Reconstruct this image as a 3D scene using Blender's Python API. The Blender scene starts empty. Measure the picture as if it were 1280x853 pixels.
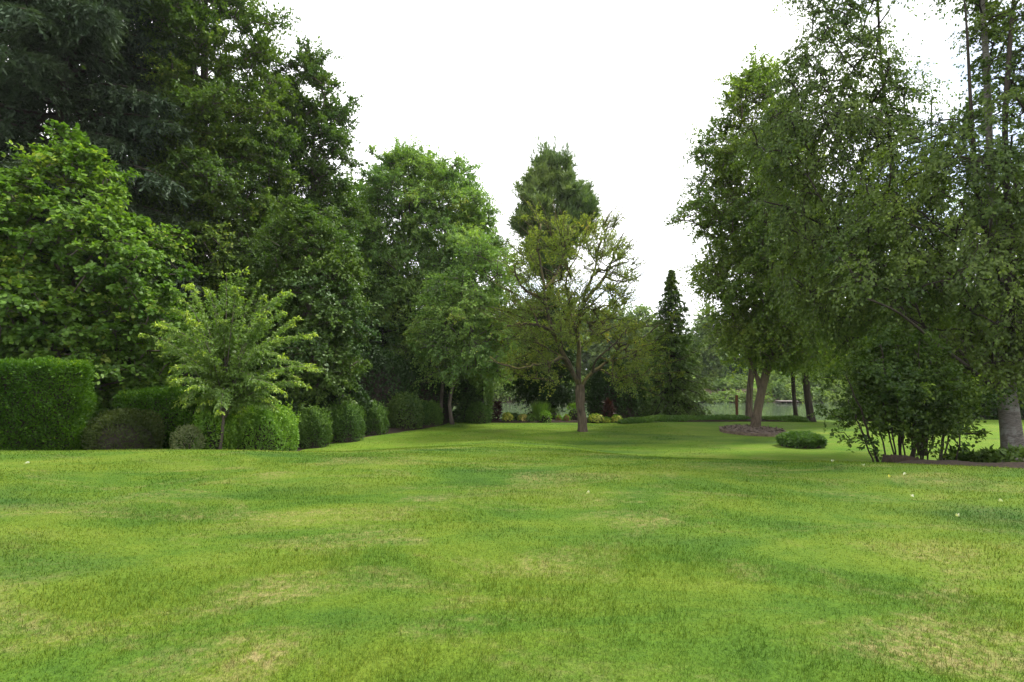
import bpy, math
import numpy as np
C = bpy.context.scene
COL = C.collection
RNG = np.random.default_rng(11)
F, CX, CY = 711.1, 640.0, 426.5
HORIZON = 462.0
PITCH = math.atan((HORIZON - CY) / F)
EYE = np.array([0.0, 0.0, 1.65])

# ------------------------------------------------------------------ terrain
def sstep(t):
    t = np.clip(t, 0, 1)
    return t * t * (3 - 2 * t)

def H(x, y):
    """ground height: upper lawn, a soft drop to the lower lawn, river bed, far bank"""
    x = np.asarray(x, float); y = np.asarray(y, float)
    xs = np.array([-40, -9.5, -5.5, -3.2, -0.5, 1.8, 3.6, 6.0, 9.0, 40])
    ys = np.interp(x, xs, [11.0, 11.0, 11.0, 9.6, 8.4, 8.6, 9.6, 9.6, 8.8, 8.4])
    ye = np.interp(x, xs, [18.0, 18.0, 18.0, 21.0, 23.5, 21.5, 17.2, 16.2, 15.5, 15.0])
    z = -0.95 * sstep((y - ys) / (ye - ys))
    z = z - 2.75 * sstep((y - 29.6) / 5.5) - 1.3 * sstep((y - 35.5) / 6)
    z = z + 1.9 * sstep((y - 74) / 5.5) + 3.15 * sstep((y - 79) / 8.5) + 0.9 * sstep((y - 90) / 60)
    z = z + 0.018 * np.sin(x * 0.9 + 0.4 * y) * np.sin(y * 0.7 - 0.3 * x)
    return z

def ray(px, py):
    d = np.array([(px - CX) / F, 1.0, (CY - py) / F])
    c, s = math.cos(PITCH), math.sin(PITCH)
    return np.array([d[0], d[1] * c - d[2] * s, d[1] * s + d[2] * c])

def at(px, py, Y):
    d = ray(px, py)
    return EYE + d * (Y / d[1])

def xat(px, Y):
    return float(at(px, HORIZON, Y)[0])

def nrm(a):
    return a / np.maximum(np.linalg.norm(a, axis=-1, keepdims=True), 1e-9)

# ------------------------------------------------------------------ mesh building
class MB:
    def __init__(s):
        s.V, s.Fs, s.n = [], [], 0
    def add(s, V, *faces):
        for f in faces:
            s.Fs.append(np.asarray(f, np.int64) + s.n)
        s.V.append(np.asarray(V, float)); s.n += len(V)
    def mesh(s, name, mat, origin=(0, 0, 0), smooth=True, tint=None):
        me = bpy.data.meshes.new(name)
        V = np.concatenate(s.V) - np.asarray(origin, float)
        me.vertices.add(len(V)); me.vertices.foreach_set('co', V.astype(np.float32).ravel())
        loops = np.concatenate([f.ravel() for f in s.Fs])
        tot = np.concatenate([np.full(len(f), f.shape[1]) for f in s.Fs])
        start = np.concatenate([[0], np.cumsum(tot)[:-1]])
        me.loops.add(len(loops)); me.loops.foreach_set('vertex_index', loops.astype(np.int32))
        me.polygons.add(len(tot)); me.polygons.foreach_set('loop_start', start.astype(np.int32))
        if tint is not None:
            a = me.attributes.new('tint', 'FLOAT', 'FACE'); a.data.foreach_set('value', np.asarray(tint, np.float32))
        me.update(calc_edges=True)
        if not smooth:
            me.shade_flat()
        me.materials.append(mat)
        return me
    def build(s, name, mat, parent=None, smooth=True, tint=None):
        o = bpy.data.objects.new(name, s.mesh(name, mat, parent.location if parent else (0, 0, 0), smooth, tint))
        COL.objects.link(o)
        if parent: o.parent = parent
        return o

def tag(o, label, cat, group=None, kind=None):
    if label: o['label'] = label
    if cat: o['category'] = cat
    if group: o['group'] = group
    if kind: o['kind'] = kind
    return o

def empty(name, loc, label, cat, group=None):
    o = bpy.data.objects.new(name, None); COL.objects.link(o)
    o.location = [float(v) for v in loc]; o.empty_display_size = .3
    return tag(o, label, cat, group)

def tube(mb, pts, rad, sides=6, rough=0.0, seed=0, flute=0):
    pts = np.asarray(pts, float); rad = np.broadcast_to(np.asarray(rad, float), (len(pts),))
    T = nrm(np.gradient(pts, axis=0)); m = T.mean(0)
    ref = np.array([1.0, 0, 0]) if abs(m[0]) < 0.6 * np.linalg.norm(m) else np.array([0, 1.0, 0])
    A = nrm(np.cross(T, ref)); B = np.cross(T, A)
    th = np.linspace(0, 2 * np.pi, sides, endpoint=False)
    R = np.repeat(rad[:, None], sides, 1)
    if rough or flute:
        r = np.random.default_rng(seed); k = len(pts)
        z = np.linspace(0, 1, k)[:, None]
        w = np.zeros((k, sides))
        for i in range(9):
            f = r.integers(2, 9); w += np.sin(f * th[None] + r.uniform(0, 6.3) + r.uniform(-9, 9) * z + 1.2 * np.sin(z * r.uniform(4, 16))) / 9 ** .5
        R = R * (1 + rough * w + flute * np.cos(5 * th + 1 + 2 * z) * np.maximum(0, 1 - 5 * z) ** 1.5)
    V = pts[:, None] + R[..., None] * (np.cos(th)[None, :, None] * A[:, None] + np.sin(th)[None, :, None] * B[:, None])
    k = len(pts); i = np.arange(k - 1)[:, None] * sides; j = np.arange(sides)[None]; j2 = (j + 1) % sides
    Q = np.stack([i + j, i + j2, i + sides + j2, i + sides + j], -1).reshape(-1, 4)
    mb.add(V.reshape(-1, 3), Q, (np.arange(sides) + (k - 1) * sides)[None], np.arange(sides)[::-1][None])

def smooth_path(P, n):
    P = np.asarray(P, float); t = np.r_[0, np.cumsum(np.linalg.norm(np.diff(P[:, :3], axis=0), axis=1))]
    u = np.linspace(0, t[-1], n); out = []
    for c in range(P.shape[1]):
        m = np.gradient(P[:, c], t); k = np.clip(np.searchsorted(t, u, 'right') - 1, 0, len(t) - 2)
        h = t[k + 1] - t[k]; s = (u - t[k]) / h
        out.append((2*s**3-3*s**2+1)*P[k, c] + (s**3-2*s**2+s)*h*m[k] + (-2*s**3+3*s**2)*P[k+1, c] + (s**3-s**2)*h*m[k+1])
    return np.stack(out, 1)

SHAPE = {
 'leaf': np.array([(0, 0, 0), (.45, -.5, .07), (1, 0, -.06), (.45, .5, .07)]),
 'broad': np.array([(0, 0, 0), (.22, -.42, .05), (.68, -.42, .04), (1, 0, -.1), (.68, .42, .04), (.22, .42, .05)]),
 'needle': np.array([(0, -.3, 0), (.5, -.5, .0), (1, 0, -.03), (.5, .5, .0), (0, .3, 0)]),
}
def leaves(mb, P, A, N, L, W, shape='leaf'):
    A = nrm(A); B = nrm(np.cross(N, A)); N = np.cross(A, B); T = SHAPE[shape]; k = len(T); n = len(P)
    L = np.broadcast_to(L, (n,))[:, None, None]; W = np.broadcast_to(W, (n,))[:, None, None]
    V = P[:, None] + A[:, None] * L * T[None, :, :1] + B[:, None] * W * T[None, :, 1:2] + N[:, None] * L * T[None, :, 2:]
    mb.add(V.reshape(-1, 3), np.arange(n * k).reshape(n, k))

# ------------------------------------------------------------------ materials
def new_mat(name):
    m = bpy.data.materials.new(name); m.use_nodes = True; nt = m.node_tree; nt.nodes.clear()
    return m, nt, lambda t, **k: node(nt, t, **k)
def node(nt, t, **k):
    n = nt.nodes.new('ShaderNode' + t)
    for a, v in k.items(): setattr(n, a, v)
    return n
def lk(nt, a, b): nt.links.new(a, b)
def mixc(nt, fac, a, b, blend='MIX'):
    n = node(nt, 'Mix', data_type='RGBA', blend_type=blend)
    for sock, v in ((n.inputs[0], fac), (n.inputs[6], a), (n.inputs[7], b)):
        if hasattr(v, 'node'): lk(nt, v, sock)
        elif isinstance(v, (int, float)): sock.default_value = v
        else: sock.default_value = (*v, 1)
    return n.outputs[2]
def noise(nt, vec, scale, detail=3, rough=.55, dist=0):
    n = node(nt, 'TexNoise'); n.inputs['Scale'].default_value = scale; n.inputs['Detail'].default_value = detail
    n.inputs['Roughness'].default_value = rough; n.inputs['Distortion'].default_value = dist
    if vec is not None: lk(nt, vec, n.inputs['Vector'])
    return n.outputs['Fac']
def ramp(nt, fac, *stops):
    n = node(nt, 'ValToRGB'); e = n.color_ramp.elements
    while len(e) < len(stops): e.new(.5)
    for q, (p, c) in zip(e, stops): q.position = p; q.color = (*c, 1) if len(c) == 3 else c
    if fac is not None: lk(nt, fac, n.inputs[0])
    return n.outputs[0]
def mapr(nt, v, a, b, c=0., d=1.):
    n = node(nt, 'MapRange'); lk(nt, v, n.inputs[0])
    for i, q in enumerate((a, b, c, d)): n.inputs[i + 1].default_value = q
    return n.outputs[0]
def pos(nt, scale=(1, 1, 1)):
    g = node(nt, 'NewGeometry'); mp = node(nt, 'Mapping'); mp.inputs['Scale'].default_value = scale
    lk(nt, g.outputs['Position'], mp.inputs[0]); return mp.outputs[0]
def bump(nt, h, strength, dist):
    b = node(nt, 'Bump'); b.inputs['Strength'].default_value = strength; b.inputs['Distance'].default_value = dist
    lk(nt, h, b.inputs['Height']); return b.outputs[0]

LEAFMATS = {}
def leaf_mat(name, dark, light, trans=.35, gloss=.07, rough=.5, accent=None):
    """two-sided leaf: diffuse + light passing through + a weak sheen; the tint attribute varies leaf by leaf"""
    m, nt, N = new_mat(name)
    at_ = N('Attribute', attribute_name='tint'); f = at_.outputs['Fac']
    st = [(0, dark), (.8, light)]
    if accent: st.append((1, accent))
    k_ = lambda c: (c[0] * 1.2, c[1] * 1.1, c[2] * .78)
    col = ramp(nt, f, *[(a, k_(c)) for a, c in st])
    big = noise(nt, pos(nt), .35, 2)
    col = mixc(nt, mapr(nt, big, .35, .65), mixc(nt, 1., col, (.8, .86, .85), 'MULTIPLY'), mixc(nt, 1., col, (1.15, 1.08, .9), 'MULTIPLY'))
    d = N('BsdfDiffuse'); t = N('BsdfTranslucent'); g = N('BsdfGlossy'); g.inputs['Roughness'].default_value = rough
    g.inputs['Color'].default_value = (.9, .95, .9, 1)
    lk(nt, col, d.inputs[0]); lk(nt, mixc(nt, 1., col, (1.35, 1.5, .55), 'MULTIPLY'), t.inputs[0])
    m1 = N('MixShader'); m1.inputs[0].default_value = trans; lk(nt, d.outputs[0], m1.inputs[1]); lk(nt, t.outputs[0], m1.inputs[2])
    m2 = N('MixShader'); m2.inputs[0].default_value = gloss * .28; lk(nt, m1.outputs[0], m2.inputs[1]); lk(nt, g.outputs[0], m2.inputs[2])
    o = N('OutputMaterial'); lk(nt, m2.outputs[0], o.inputs[0]); return m

def bark_mat(name, c1, c2, stretch=5, scale=6, moss=0., lichen=None, band=False):
    m, nt, N = new_mat(name)
    v = pos(nt, (scale, scale, scale * (stretch if band else 1 / stretch)))
    n1 = noise(nt, v, 1.6, 6, .65, .6); n2 = noise(nt, pos(nt), 1.1, 3)
    col = ramp(nt, n1, (.32, c1), (.68, c2))
    col = mixc(nt, mapr(nt, n2, .35, .7, 0, .6), col, tuple(x * .6 for x in c2))
    if lichen: col = mixc(nt, mapr(nt, noise(nt, pos(nt), 5, 4), .52, .66, 0, .75), col, lichen)
    if moss:
        g = N('NewGeometry'); s = N('SeparateXYZ'); lk(nt, g.outputs['Normal'], s.inputs[0])
        mm = N('Math', operation='ADD'); lk(nt, mapr(nt, s.outputs[2], -.3, .9, 0, .5), mm.inputs[0])
        lk(nt, mapr(nt, noise(nt, pos(nt), 2.2, 4), .35, .7, -.25, .55), mm.inputs[1])
        mm2 = N('Math', operation='MULTIPLY', use_clamp=True); lk(nt, mm.outputs[0], mm2.inputs[0]); mm2.inputs[1].default_value = moss
        col = mixc(nt, mm2.outputs[0], col, ramp(nt, noise(nt, pos(nt), 9, 3), (.35, (.07, .075, .012)), (.65, (.17, .15, .025))))
    b = N('BsdfPrincipled'); b.inputs['Roughness'].default_value = .92; b.inputs['Specular IOR Level'].default_value = .2
    lk(nt, col, b.inputs['Base Color']); lk(nt, bump(nt, n1, .9, .05), b.inputs['Normal'])
    o = N('OutputMaterial'); lk(nt, b.outputs[0], o.inputs[0]); return m

def plain_mat(name, stops, scale=8, rough=.9, bmp=.4, stretch=(1, 1, 1)):
    m, nt, N = new_mat(name); n1 = noise(nt, pos(nt, stretch), scale, 6, .65)
    b = N('BsdfPrincipled'); b.inputs['Roughness'].default_value = rough; b.inputs['Specular IOR Level'].default_value = .25
    lk(nt, ramp(nt, n1, *stops), b.inputs['Base Color']); lk(nt, bump(nt, n1, bmp, .03), b.inputs['Normal'])
    o = N('OutputMaterial'); lk(nt, b.outputs[0], o.inputs[0]); return m

def lawn_color(nt):
    """patchy mown turf: deep green, mid green, yellow-green and straw"""
    n1 = noise(nt, pos(nt, (.55, 1.0, 1)), .62, 8, .68, .5)
    n2 = noise(nt, pos(nt, (.6, 1.15, 1)), .8, 8, .68, .8)
    n3 = noise(nt, pos(nt), 13, 4, .7)
    n4 = noise(nt, pos(nt), .12, 2)
    base = ramp(nt, n1, (.3, (.034, .084, .011)), (.44, (.063, .123, .013)), (.56, (.098, .15, .015)), (.7, (.136, .174, .026)))
    # the lower lawn is greener and more even, its colour brightened against tree shade
    g = node(nt, 'NewGeometry'); s = node(nt, 'SeparateXYZ'); lk(nt, g.outputs['Position'], s.inputs[0])
    low = mapr(nt, s.outputs[1], 10.5, 17.0)
    stripe = node(nt, 'TexWave', wave_type='BANDS', bands_direction='DIAGONAL'); stripe.inputs['Scale'].default_value = .32
    stripe.inputs['Distortion'].default_value = 1.2; lk(nt, pos(nt, (.35, 1, 0)), stripe.inputs[0])
    fresh = mixc(nt, mapr(nt, n1, .3, .7), (.07, .155, .01), (.128, .215, .015))
    fresh = mixc(nt, mapr(nt, stripe.outputs[1], .2, .8, 0, .22), fresh, (.12, .25, .016))
    n6 = noise(nt, pos(nt, (.5, 1.4, 1)), 1.9, 8, .7, .4)
    fresh = mixc(nt, mapr(nt, n6, .42, .66, 0, .75), fresh, (.172, .215, .036))
    fresh = mixc(nt, mapr(nt, n6, .3, .45, .5, 0), fresh, (.06, .15, .012))
    base = mixc(nt, mixv(nt, low, .72), base, fresh)
    straw = ramp(nt, n3, (.3, (.13, .115, .04)), (.7, (.28, .235, .11)))
    dry = node(nt, 'Math', operation='MULTIPLY'); lk(nt, mapr(nt, n2, .5, .7, 0, .95), dry.inputs[0]); lk(nt, mapr(nt, n3, .4, .58, .1, 1), dry.inputs[1])
    dry2 = node(nt, 'Math', operation='MULTIPLY'); lk(nt, dry.outputs[0], dry2.inputs[0]); lk(nt, mapr(nt, low, 0, 1, 1, .5), dry2.inputs[1])
    col = mixc(nt, dry2.outputs[0], base, straw)
    deep = mapr(nt, noise(nt, pos(nt, (.5, 1, 1)), .5, 3, .5, .3), .54, .68, 0, .62)
    col = mixc(nt, deep, col, (.028, .075, .016))
    return mixc(nt, mapr(nt, n4, .35, .65, 0, .35), col, mixc(nt, 1., col, (.75, .9, .9), 'MULTIPLY')), n3
def mixv(nt, v, k):
    n = node(nt, 'Math', operation='MULTIPLY'); lk(nt, v, n.inputs[0]); n.inputs[1].default_value = k; return n.outputs[0]

def mat_lawn():
    m, nt, N = new_mat('lawn turf'); col, n3 = lawn_color(nt)
    fine = noise(nt, pos(nt), 38, 3, .7)
    col = mixc(nt, mapr(nt, fine, .3, .7), mixc(nt, 1., col, (.62, .66, .6), 'MULTIPLY'), mixc(nt, 1., col, (1.22, 1.18, 1.1), 'MULTIPLY'))
    # river bed and the wooded banks are earth
    g = N('NewGeometry'); s = N('SeparateXYZ'); lk(nt, g.outputs['Position'], s.inputs[0])
    earth = mapr(nt, s.outputs[2], -1.25, -1.0, 1, 0)
    col = mixc(nt, earth, col, ramp(nt, n3, (.3, (.03, .028, .016)), (.7, (.09, .075, .045))))
    b = N('BsdfPrincipled'); b.inputs['Roughness'].default_value = .95; b.inputs['Specular IOR Level'].default_value = .1
    lk(nt, col, b.inputs['Base Color']); lk(nt, bump(nt, fine, .8, .04), b.inputs['Normal'])
    o = N('OutputMaterial'); lk(nt, b.outputs[0], o.inputs[0]); return m
def mat_blade():
    m, nt, N = new_mat('grass blade'); col, n3 = lawn_color(nt)
    a = N('Attribute', attribute_name='tint')
    var = ramp(nt, a.outputs['Fac'], (0, (.6, .66, .66)), (.5, (1.0, 1.0, 1.0)), (.85, (1.45, 1.28, 1.1)), (.92, (1.8, 1.45, 1.7)), (1, (2.2, 1.7, 2.2)))
    col = mixc(nt, 1., col, var, 'MULTIPLY')
    d = N('BsdfDiffuse'); t = N('BsdfTranslucent'); lk(nt, col, d.inputs[0]); lk(nt, col, t.inputs[0])
    mx = N('MixShader'); mx.inputs[0].default_value = .3; lk(nt, d.outputs[0], mx.inputs[1]); lk(nt, t.outputs[0], mx.inputs[2])
    o = N('OutputMaterial'); lk(nt, mx.outputs[0], o.inputs[0]); return m

M = dict(
 lawn=mat_lawn(), blade=mat_blade(),
 soil=plain_mat('bark mulch soil', ((.3, (.007, .0045, .0025)), (.7, (.034, .021, .011))), 14, .95, .9),
 mulch=plain_mat('grey wood chips', ((.3, (.06, .045, .036)), (.7, (.24, .19, .155))), 11, .95, .9),
 edge=plain_mat('weathered timber edging', ((.3, (.07, .05, .038)), (.7, (.2, .15, .115))), 6, .9, .5),
 hazel=leaf_mat('hazel leaf', (.038, .095, .018), (.1, .195, .036), .38, .06, accent=(.2, .27, .06)),
 oak=leaf_mat('broad oak leaf', (.032, .072, .016), (.085, .15, .03), .34, .06, accent=(.14, .19, .04)),
 alder=leaf_mat('alder leaf', (.03, .07, .02), (.075, .135, .035), .32, .07, accent=(.11, .17, .05)),
 pale=leaf_mat('pale alder leaf', (.08, .165, .06), (.165, .275, .1), .42, .06, accent=(.2, .25, .06)),
 young=leaf_mat('young dogwood leaf', (.06, .125, .035), (.125, .21, .06), .4, .09, accent=(.26, .36, .06)),
 yellow=leaf_mat('sparse yellow green leaf', (.08, .122, .034), (.16, .22, .06), .46, .05, accent=(.24, .22, .08)),
 birch=leaf_mat('birch leaf', (.034, .07, .016), (.09, .145, .034), .42, .08, accent=(.13, .2, .05)),
 beech=leaf_mat('shade tree leaf', (.05, .1, .024), (.135, .205, .05), .42, .07, accent=(.16, .22, .05)),
 dark=leaf_mat('dark evergreen leaf', (.012, .034, .012), (.035, .075, .026), .2, .07, accent=(.05, .1, .03)),
 bush=leaf_mat('dark shrub leaf', (.016, .042, .008), (.055, .1, .016), .4, .06, accent=(.13, .21, .03)),
 laurel=leaf_mat('hedge leaf', (.018, .06, .006), (.062, .15, .01), .36, .05, .5, accent=(.14, .24, .02)),
 lime=leaf_mat('bright privet leaf', (.06, .15, .02), (.15, .29, .045), .38, .08, accent=(.22, .35, .06)),
 ball=leaf_mat('clipped shrub leaf', (.025, .065, .018), (.065, .135, .03), .3, .06, accent=(.09, .18, .04)),
 rust=leaf_mat('bronze barberry leaf', (.016, .03, .008), (.044, .07, .018), .3, .05, accent=(.085, .08, .03)),
 silver=leaf_mat('silver green leaf', (.08, .11, .07), (.17, .21, .14), .3, .06),
 blue=leaf_mat('blue grey spruce needle', (.01, .021, .014), (.044, .073, .06), .15, .05),
 fir=leaf_mat('green fir needle', (.016, .042, .018), (.045, .09, .035), .18, .05),
 cedar=leaf_mat('drooping conifer spray', (.032, .07, .024), (.085, .145, .052), .25, .06),
 pine=leaf_mat('pine needle', (.055, .1, .05), (.12, .18, .09), .3, .06),
 ivy=leaf_mat('ground cover leaf', (.045, .105, .03), (.1, .185, .055), .3, .08),
 far=leaf_mat('riverside leaf', (.06, .115, .05), (.14, .215, .085), .35, .05),
 fardk=leaf_mat('distant conifer needle', (.028, .055, .042), (.06, .1, .075), .2, .04),
 plum=leaf_mat('dark plum leaf', (.02, .008, .01), (.06, .02, .025), .3, .08),
 gold=leaf_mat('golden leaf', (.18, .23, .04), (.4, .41, .1), .3, .06),
 pink=leaf_mat('pink petal', (.14, .04, .07), (.3, .1, .15), .3, .05),
 peach=leaf_mat('peach petal', (.32, .27, .1), (.5, .44, .22), .3, .05),
 reed=leaf_mat('tall grass leaf', (.06, .15, .03), (.13, .24, .05), .35, .08),
 fallen=leaf_mat('pale fallen leaf', (.3, .33, .36), (.45, .5, .6), .2, .06),
 bark=bark_mat('grey brown bark', (.035, .028, .022), (.15, .125, .1)),
 mossbark=bark_mat('mossy furrowed bark', (.018, .013, .009), (.16, .125, .09), 5, 7, moss=.12),
 mosslimb=bark_mat('moss covered limb bark', (.016, .013, .01), (.09, .072, .052), 4, 6, moss=.9),
 birchbark=bark_mat('grey birch bark', (.045, .04, .034), (.24, .22, .195), 3.5, 6, lichen=(.26, .265, .24), band=True),
 darkbark=bark_mat('dark bark', (.014, .011, .008), (.052, .042, .032)),
 rustpost=plain_mat('rusty steel', ((.3, (.06, .024, .012)), (.7, (.17, .075, .035))), 9, .85, .3, (1, 1, .3)),
 dock=plain_mat('weathered dock board', ((.3, (.12, .1, .09)), (.7, (.24, .21, .19))), 5),
)

# ------------------------------------------------------------------ setting
def grid(name, xs, ys, mat, zoff=0., mask=None, zf=None):
    X, Y = np.meshgrid(xs, ys); Z = (zf or H)(X, Y) + zoff
    nx, ny = len(xs), len(ys); i = np.arange(ny - 1)[:, None] * nx; j = np.arange(nx - 1)[None]
    Q = np.stack([i + j, i + j + 1, i + nx + j + 1, i + nx + j], -1).reshape(-1, 4)
    mb = MB(); mb.add(np.stack([X, Y, Z], -1).reshape(-1, 3), Q); return mb.build(name, mat)
def spread(a, b, fine, grow, c=0.):
    s = [c]; st = fine
    while s[-1] < b: s.append(s[-1] + st); st *= grow
    n = [c]; st = fine
    while n[-1] > a: n.append(n[-1] - st); st *= grow
    return np.array(sorted(set(n + s)))
gx = spread(-600, 600, .28, 1.035)
gy = np.concatenate([np.arange(-30, 0, 2.), np.arange(0, 24, .25), np.arange(24, 95, .5), np.geomspace(95, 1500, 30)])
tag(grid('ground', gx, gy, M['lawn']), 'mown lawn dropping to the river, patchy green and straw', None, kind='structure')

m, nt, N = new_mat('river water')
b = N('BsdfPrincipled'); b.inputs['Base Color'].default_value = (.06, .085, .05, 1); b.inputs['Roughness'].default_value = .06
n_ = noise(nt, pos(nt, (1, .35, 1)), 1.3, 4, .55); lk(nt, bump(nt, n_, .3, .08), b.inputs['Normal'])
o_ = N('OutputMaterial'); lk(nt, b.outputs[0], o_.inputs[0])
mb = MB(); mb.add([(-400, 31, -3.0), (400, 31, -3.0), (400, 83, -3.0), (-400, 83, -3.0)], [[0, 1, 2, 3]])
tag(mb.build('river', m), 'calm green river behind the garden', None, kind='structure')

def drape(name, outline, mat, label, zoff=.03, lump=0., n=46):
    """a patch of bare earth lying over the lawn, lumpy, its edge tucked under the turf"""
    O = np.asarray(outline, float); O = np.concatenate([O, O[:1]])
    seg = np.r_[0, np.cumsum(np.linalg.norm(np.diff(O, axis=0), axis=1))]
    u = np.linspace(0, seg[-1], 90, endpoint=False)
    E = np.stack([np.interp(u, seg, O[:, 0]), np.interp(u, seg, O[:, 1])], 1)
    c = E.mean(0); k = len(E); V = []
    rings = np.linspace(1, 0.02, 24)
    for r in rings:
        p = c + (E - c) * r
        if r == 1: p = p + RNG.normal(0, .03, p.shape)
        e = min(1, (1 - r) * 12)
        z = H(p[:, 0], p[:, 1]) + (zoff + lump * (.5 + .5 * np.sin(p[:, 0] * 5.1) * np.sin(p[:, 1] * 4.3 + p[:, 0])) + RNG.normal(0, .012, k)) * e - .01 * (1 - e)
        V.append(np.c_[p, z])
    i = np.arange(len(rings) - 1)[:, None] * k; j = np.arange(k)[None]; j2 = (j + 1) % k
    mb = MB(); mb.add(np.concatenate(V), np.stack([i + j, i + j2, i + k + j2, i + k + j], -1).reshape(-1, 4))
    return tag(mb.build(name, mat), label, None, kind='structure')
def gp(px, py, Y): p = at(px, py, Y); return (p[0], p[1])
drape('soil_bed', [(-26, 13.2), (-12.2, 13.6), (-9.8, 14.2), (-8.1, 15.0), (-6.9, 16.6), (-6.55, 19.0), (-5.75, 21.5), (-4.6, 23.4), (-3.0, 26.8), (-2.6, 29.5), (-12, 31), (-26, 31)], M['soil'], 'dark soil bed under the left shrubs', .05, .04)
drape('soil_bed', [(7.0, 10.6), (8.0, 10.0), (9.3, 9.6), (12, 9.2), (16, 9.2), (16, 15.5), (12.5, 15.4), (10.2, 14.2), (8.4, 12.6)], M['soil'], 'brown mulch bed under the right shrub and birch', .05, .05)
drape('flower_bed', [(-1.9, 28.2), (.2, 27.9), (5.4, 28.0), (9.5, 28.6), (14, 28.4), (14.5, 30), (6, 30.3), (-1.9, 30.3)], M['soil'], 'narrow planted bed along the river edge of the lawn', .04, .03)

# ------------------------------------------------------------------ growing things
def sample_rows(rows, D, n, r, depth, rc, shell=.4, front=.65, mind=.62, cx_bias=0):
    """points inside a crown whose outline (height, left, right) was measured at distance D"""
    R = sorted([(at(CX, py, D)[2], xat(l, D), xat(rr, D)) for py, l, rr in rows]); R = np.array(R)
    out = []; zz0, zz1 = R[0, 0], R[-1, 0]; wmax = (R[:, 2] - R[:, 1]).max() / 2
    ph = r.uniform(0, 6.3, 6); tries = 0
    while len(out) < n and tries < n * 60:
        tries += 1
        z = r.uniform(zz0, zz1); l = np.interp(z, R[:, 0], R[:, 1]); q = np.interp(z, R[:, 0], R[:, 2]); w = (q - l) / 2
        if r.random() > (w / wmax) ** .9 + .05: continue
        th = r.uniform(0, 2 * np.pi)
        if math.sin(th) > 0 and r.random() < front - .35: th = -th
        rho = r.random() ** shell * (r.uniform(1.05, 1.3) if r.random() < .1 else 1)
        q_ = 1 / max(.5, wmax * .35)
        lob = .93 + .16 * math.sin(3 * th + ph[0] + z * 1.3 * q_) * math.sin(2 * th + ph[1] - 1.1 * z * q_) + .1 * math.sin(5 * th + ph[2] + 2.4 * z * q_) + .1 * math.sin(2.9 * z * q_ + ph[3] + th)
        ww = max(w - rc * .3, w * .4)
        p = np.array([(l + q) / 2 + ww * rho * lob * math.cos(th) , D + max(depth * ww, .3) * rho * lob * math.sin(th), z])
        if z > zz1 - .18 * (zz1 - zz0) and r.random() < .22: p[2] += r.uniform(.1, .07 * (zz1 - zz0))
        if out and len(out) > 0:
            d = np.linalg.norm(np.array(out) - p, axis=1).min()
            if d < mind * rc * (.6 + .8 * r.random()): continue
        out.append(p)
    P = np.array(out)
    ax = np.interp(P[:, 2], R[:, 0], (R[:, 1] + R[:, 2]) / 2)
    return P, np.stack([P[:, 0] - ax, P[:, 1] - D, 0.35 * (P[:, 2] - (zz0 * .6 + zz1 * .4))], 1), R

def grow(nodes, par, rad, centers, r, arch=.14, step=.7, lowpen=.9):
    """joins every leaf clump to the nearest lower wood: a branching skeleton"""
    nodes = list(map(np.asarray, nodes)); par = list(par); n0 = len(nodes); paths = []
    root = nodes[0]
    order = np.argsort(np.min(np.linalg.norm(centers[:, None] - np.array(nodes)[None], axis=2), axis=1))
    arr = np.zeros((len(nodes) + len(centers) * 14, 3)); arr[:n0] = nodes; k = n0
    for ci in order:
        c = centers[ci]; dv = arr[:k] - c; dist = np.linalg.norm(dv, axis=1)
        cost = dist + lowpen * np.maximum(0, dv[:, 2] + .25 * dist)
        a = int(np.argmin(cost)); d = dist[a]; m = int(np.clip(d / step, 2, 12))
        p0 = arr[a]; mid = (p0 + c) / 2 + np.array([0, 0, arch * d]) + r.normal(0, .09 * d, 3)
        t = np.linspace(0, 1, m + 1)[1:, None]
        P = (1 - t) ** 2 * p0 + 2 * t * (1 - t) * mid + t * t * c
        idx = [a]
        for p in P:
            arr[k] = p; par.append(idx[-1]); idx.append(k); k += 1
        paths.append(idx)
    cnt = np.zeros(k)
    for idx in paths: cnt[idx[-1]] += 1
    for i in range(k - 1, -1, -1):
        if par[i] >= 0: cnt[par[i]] += cnt[i]
    return arr[:k], paths, cnt, n0

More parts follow.
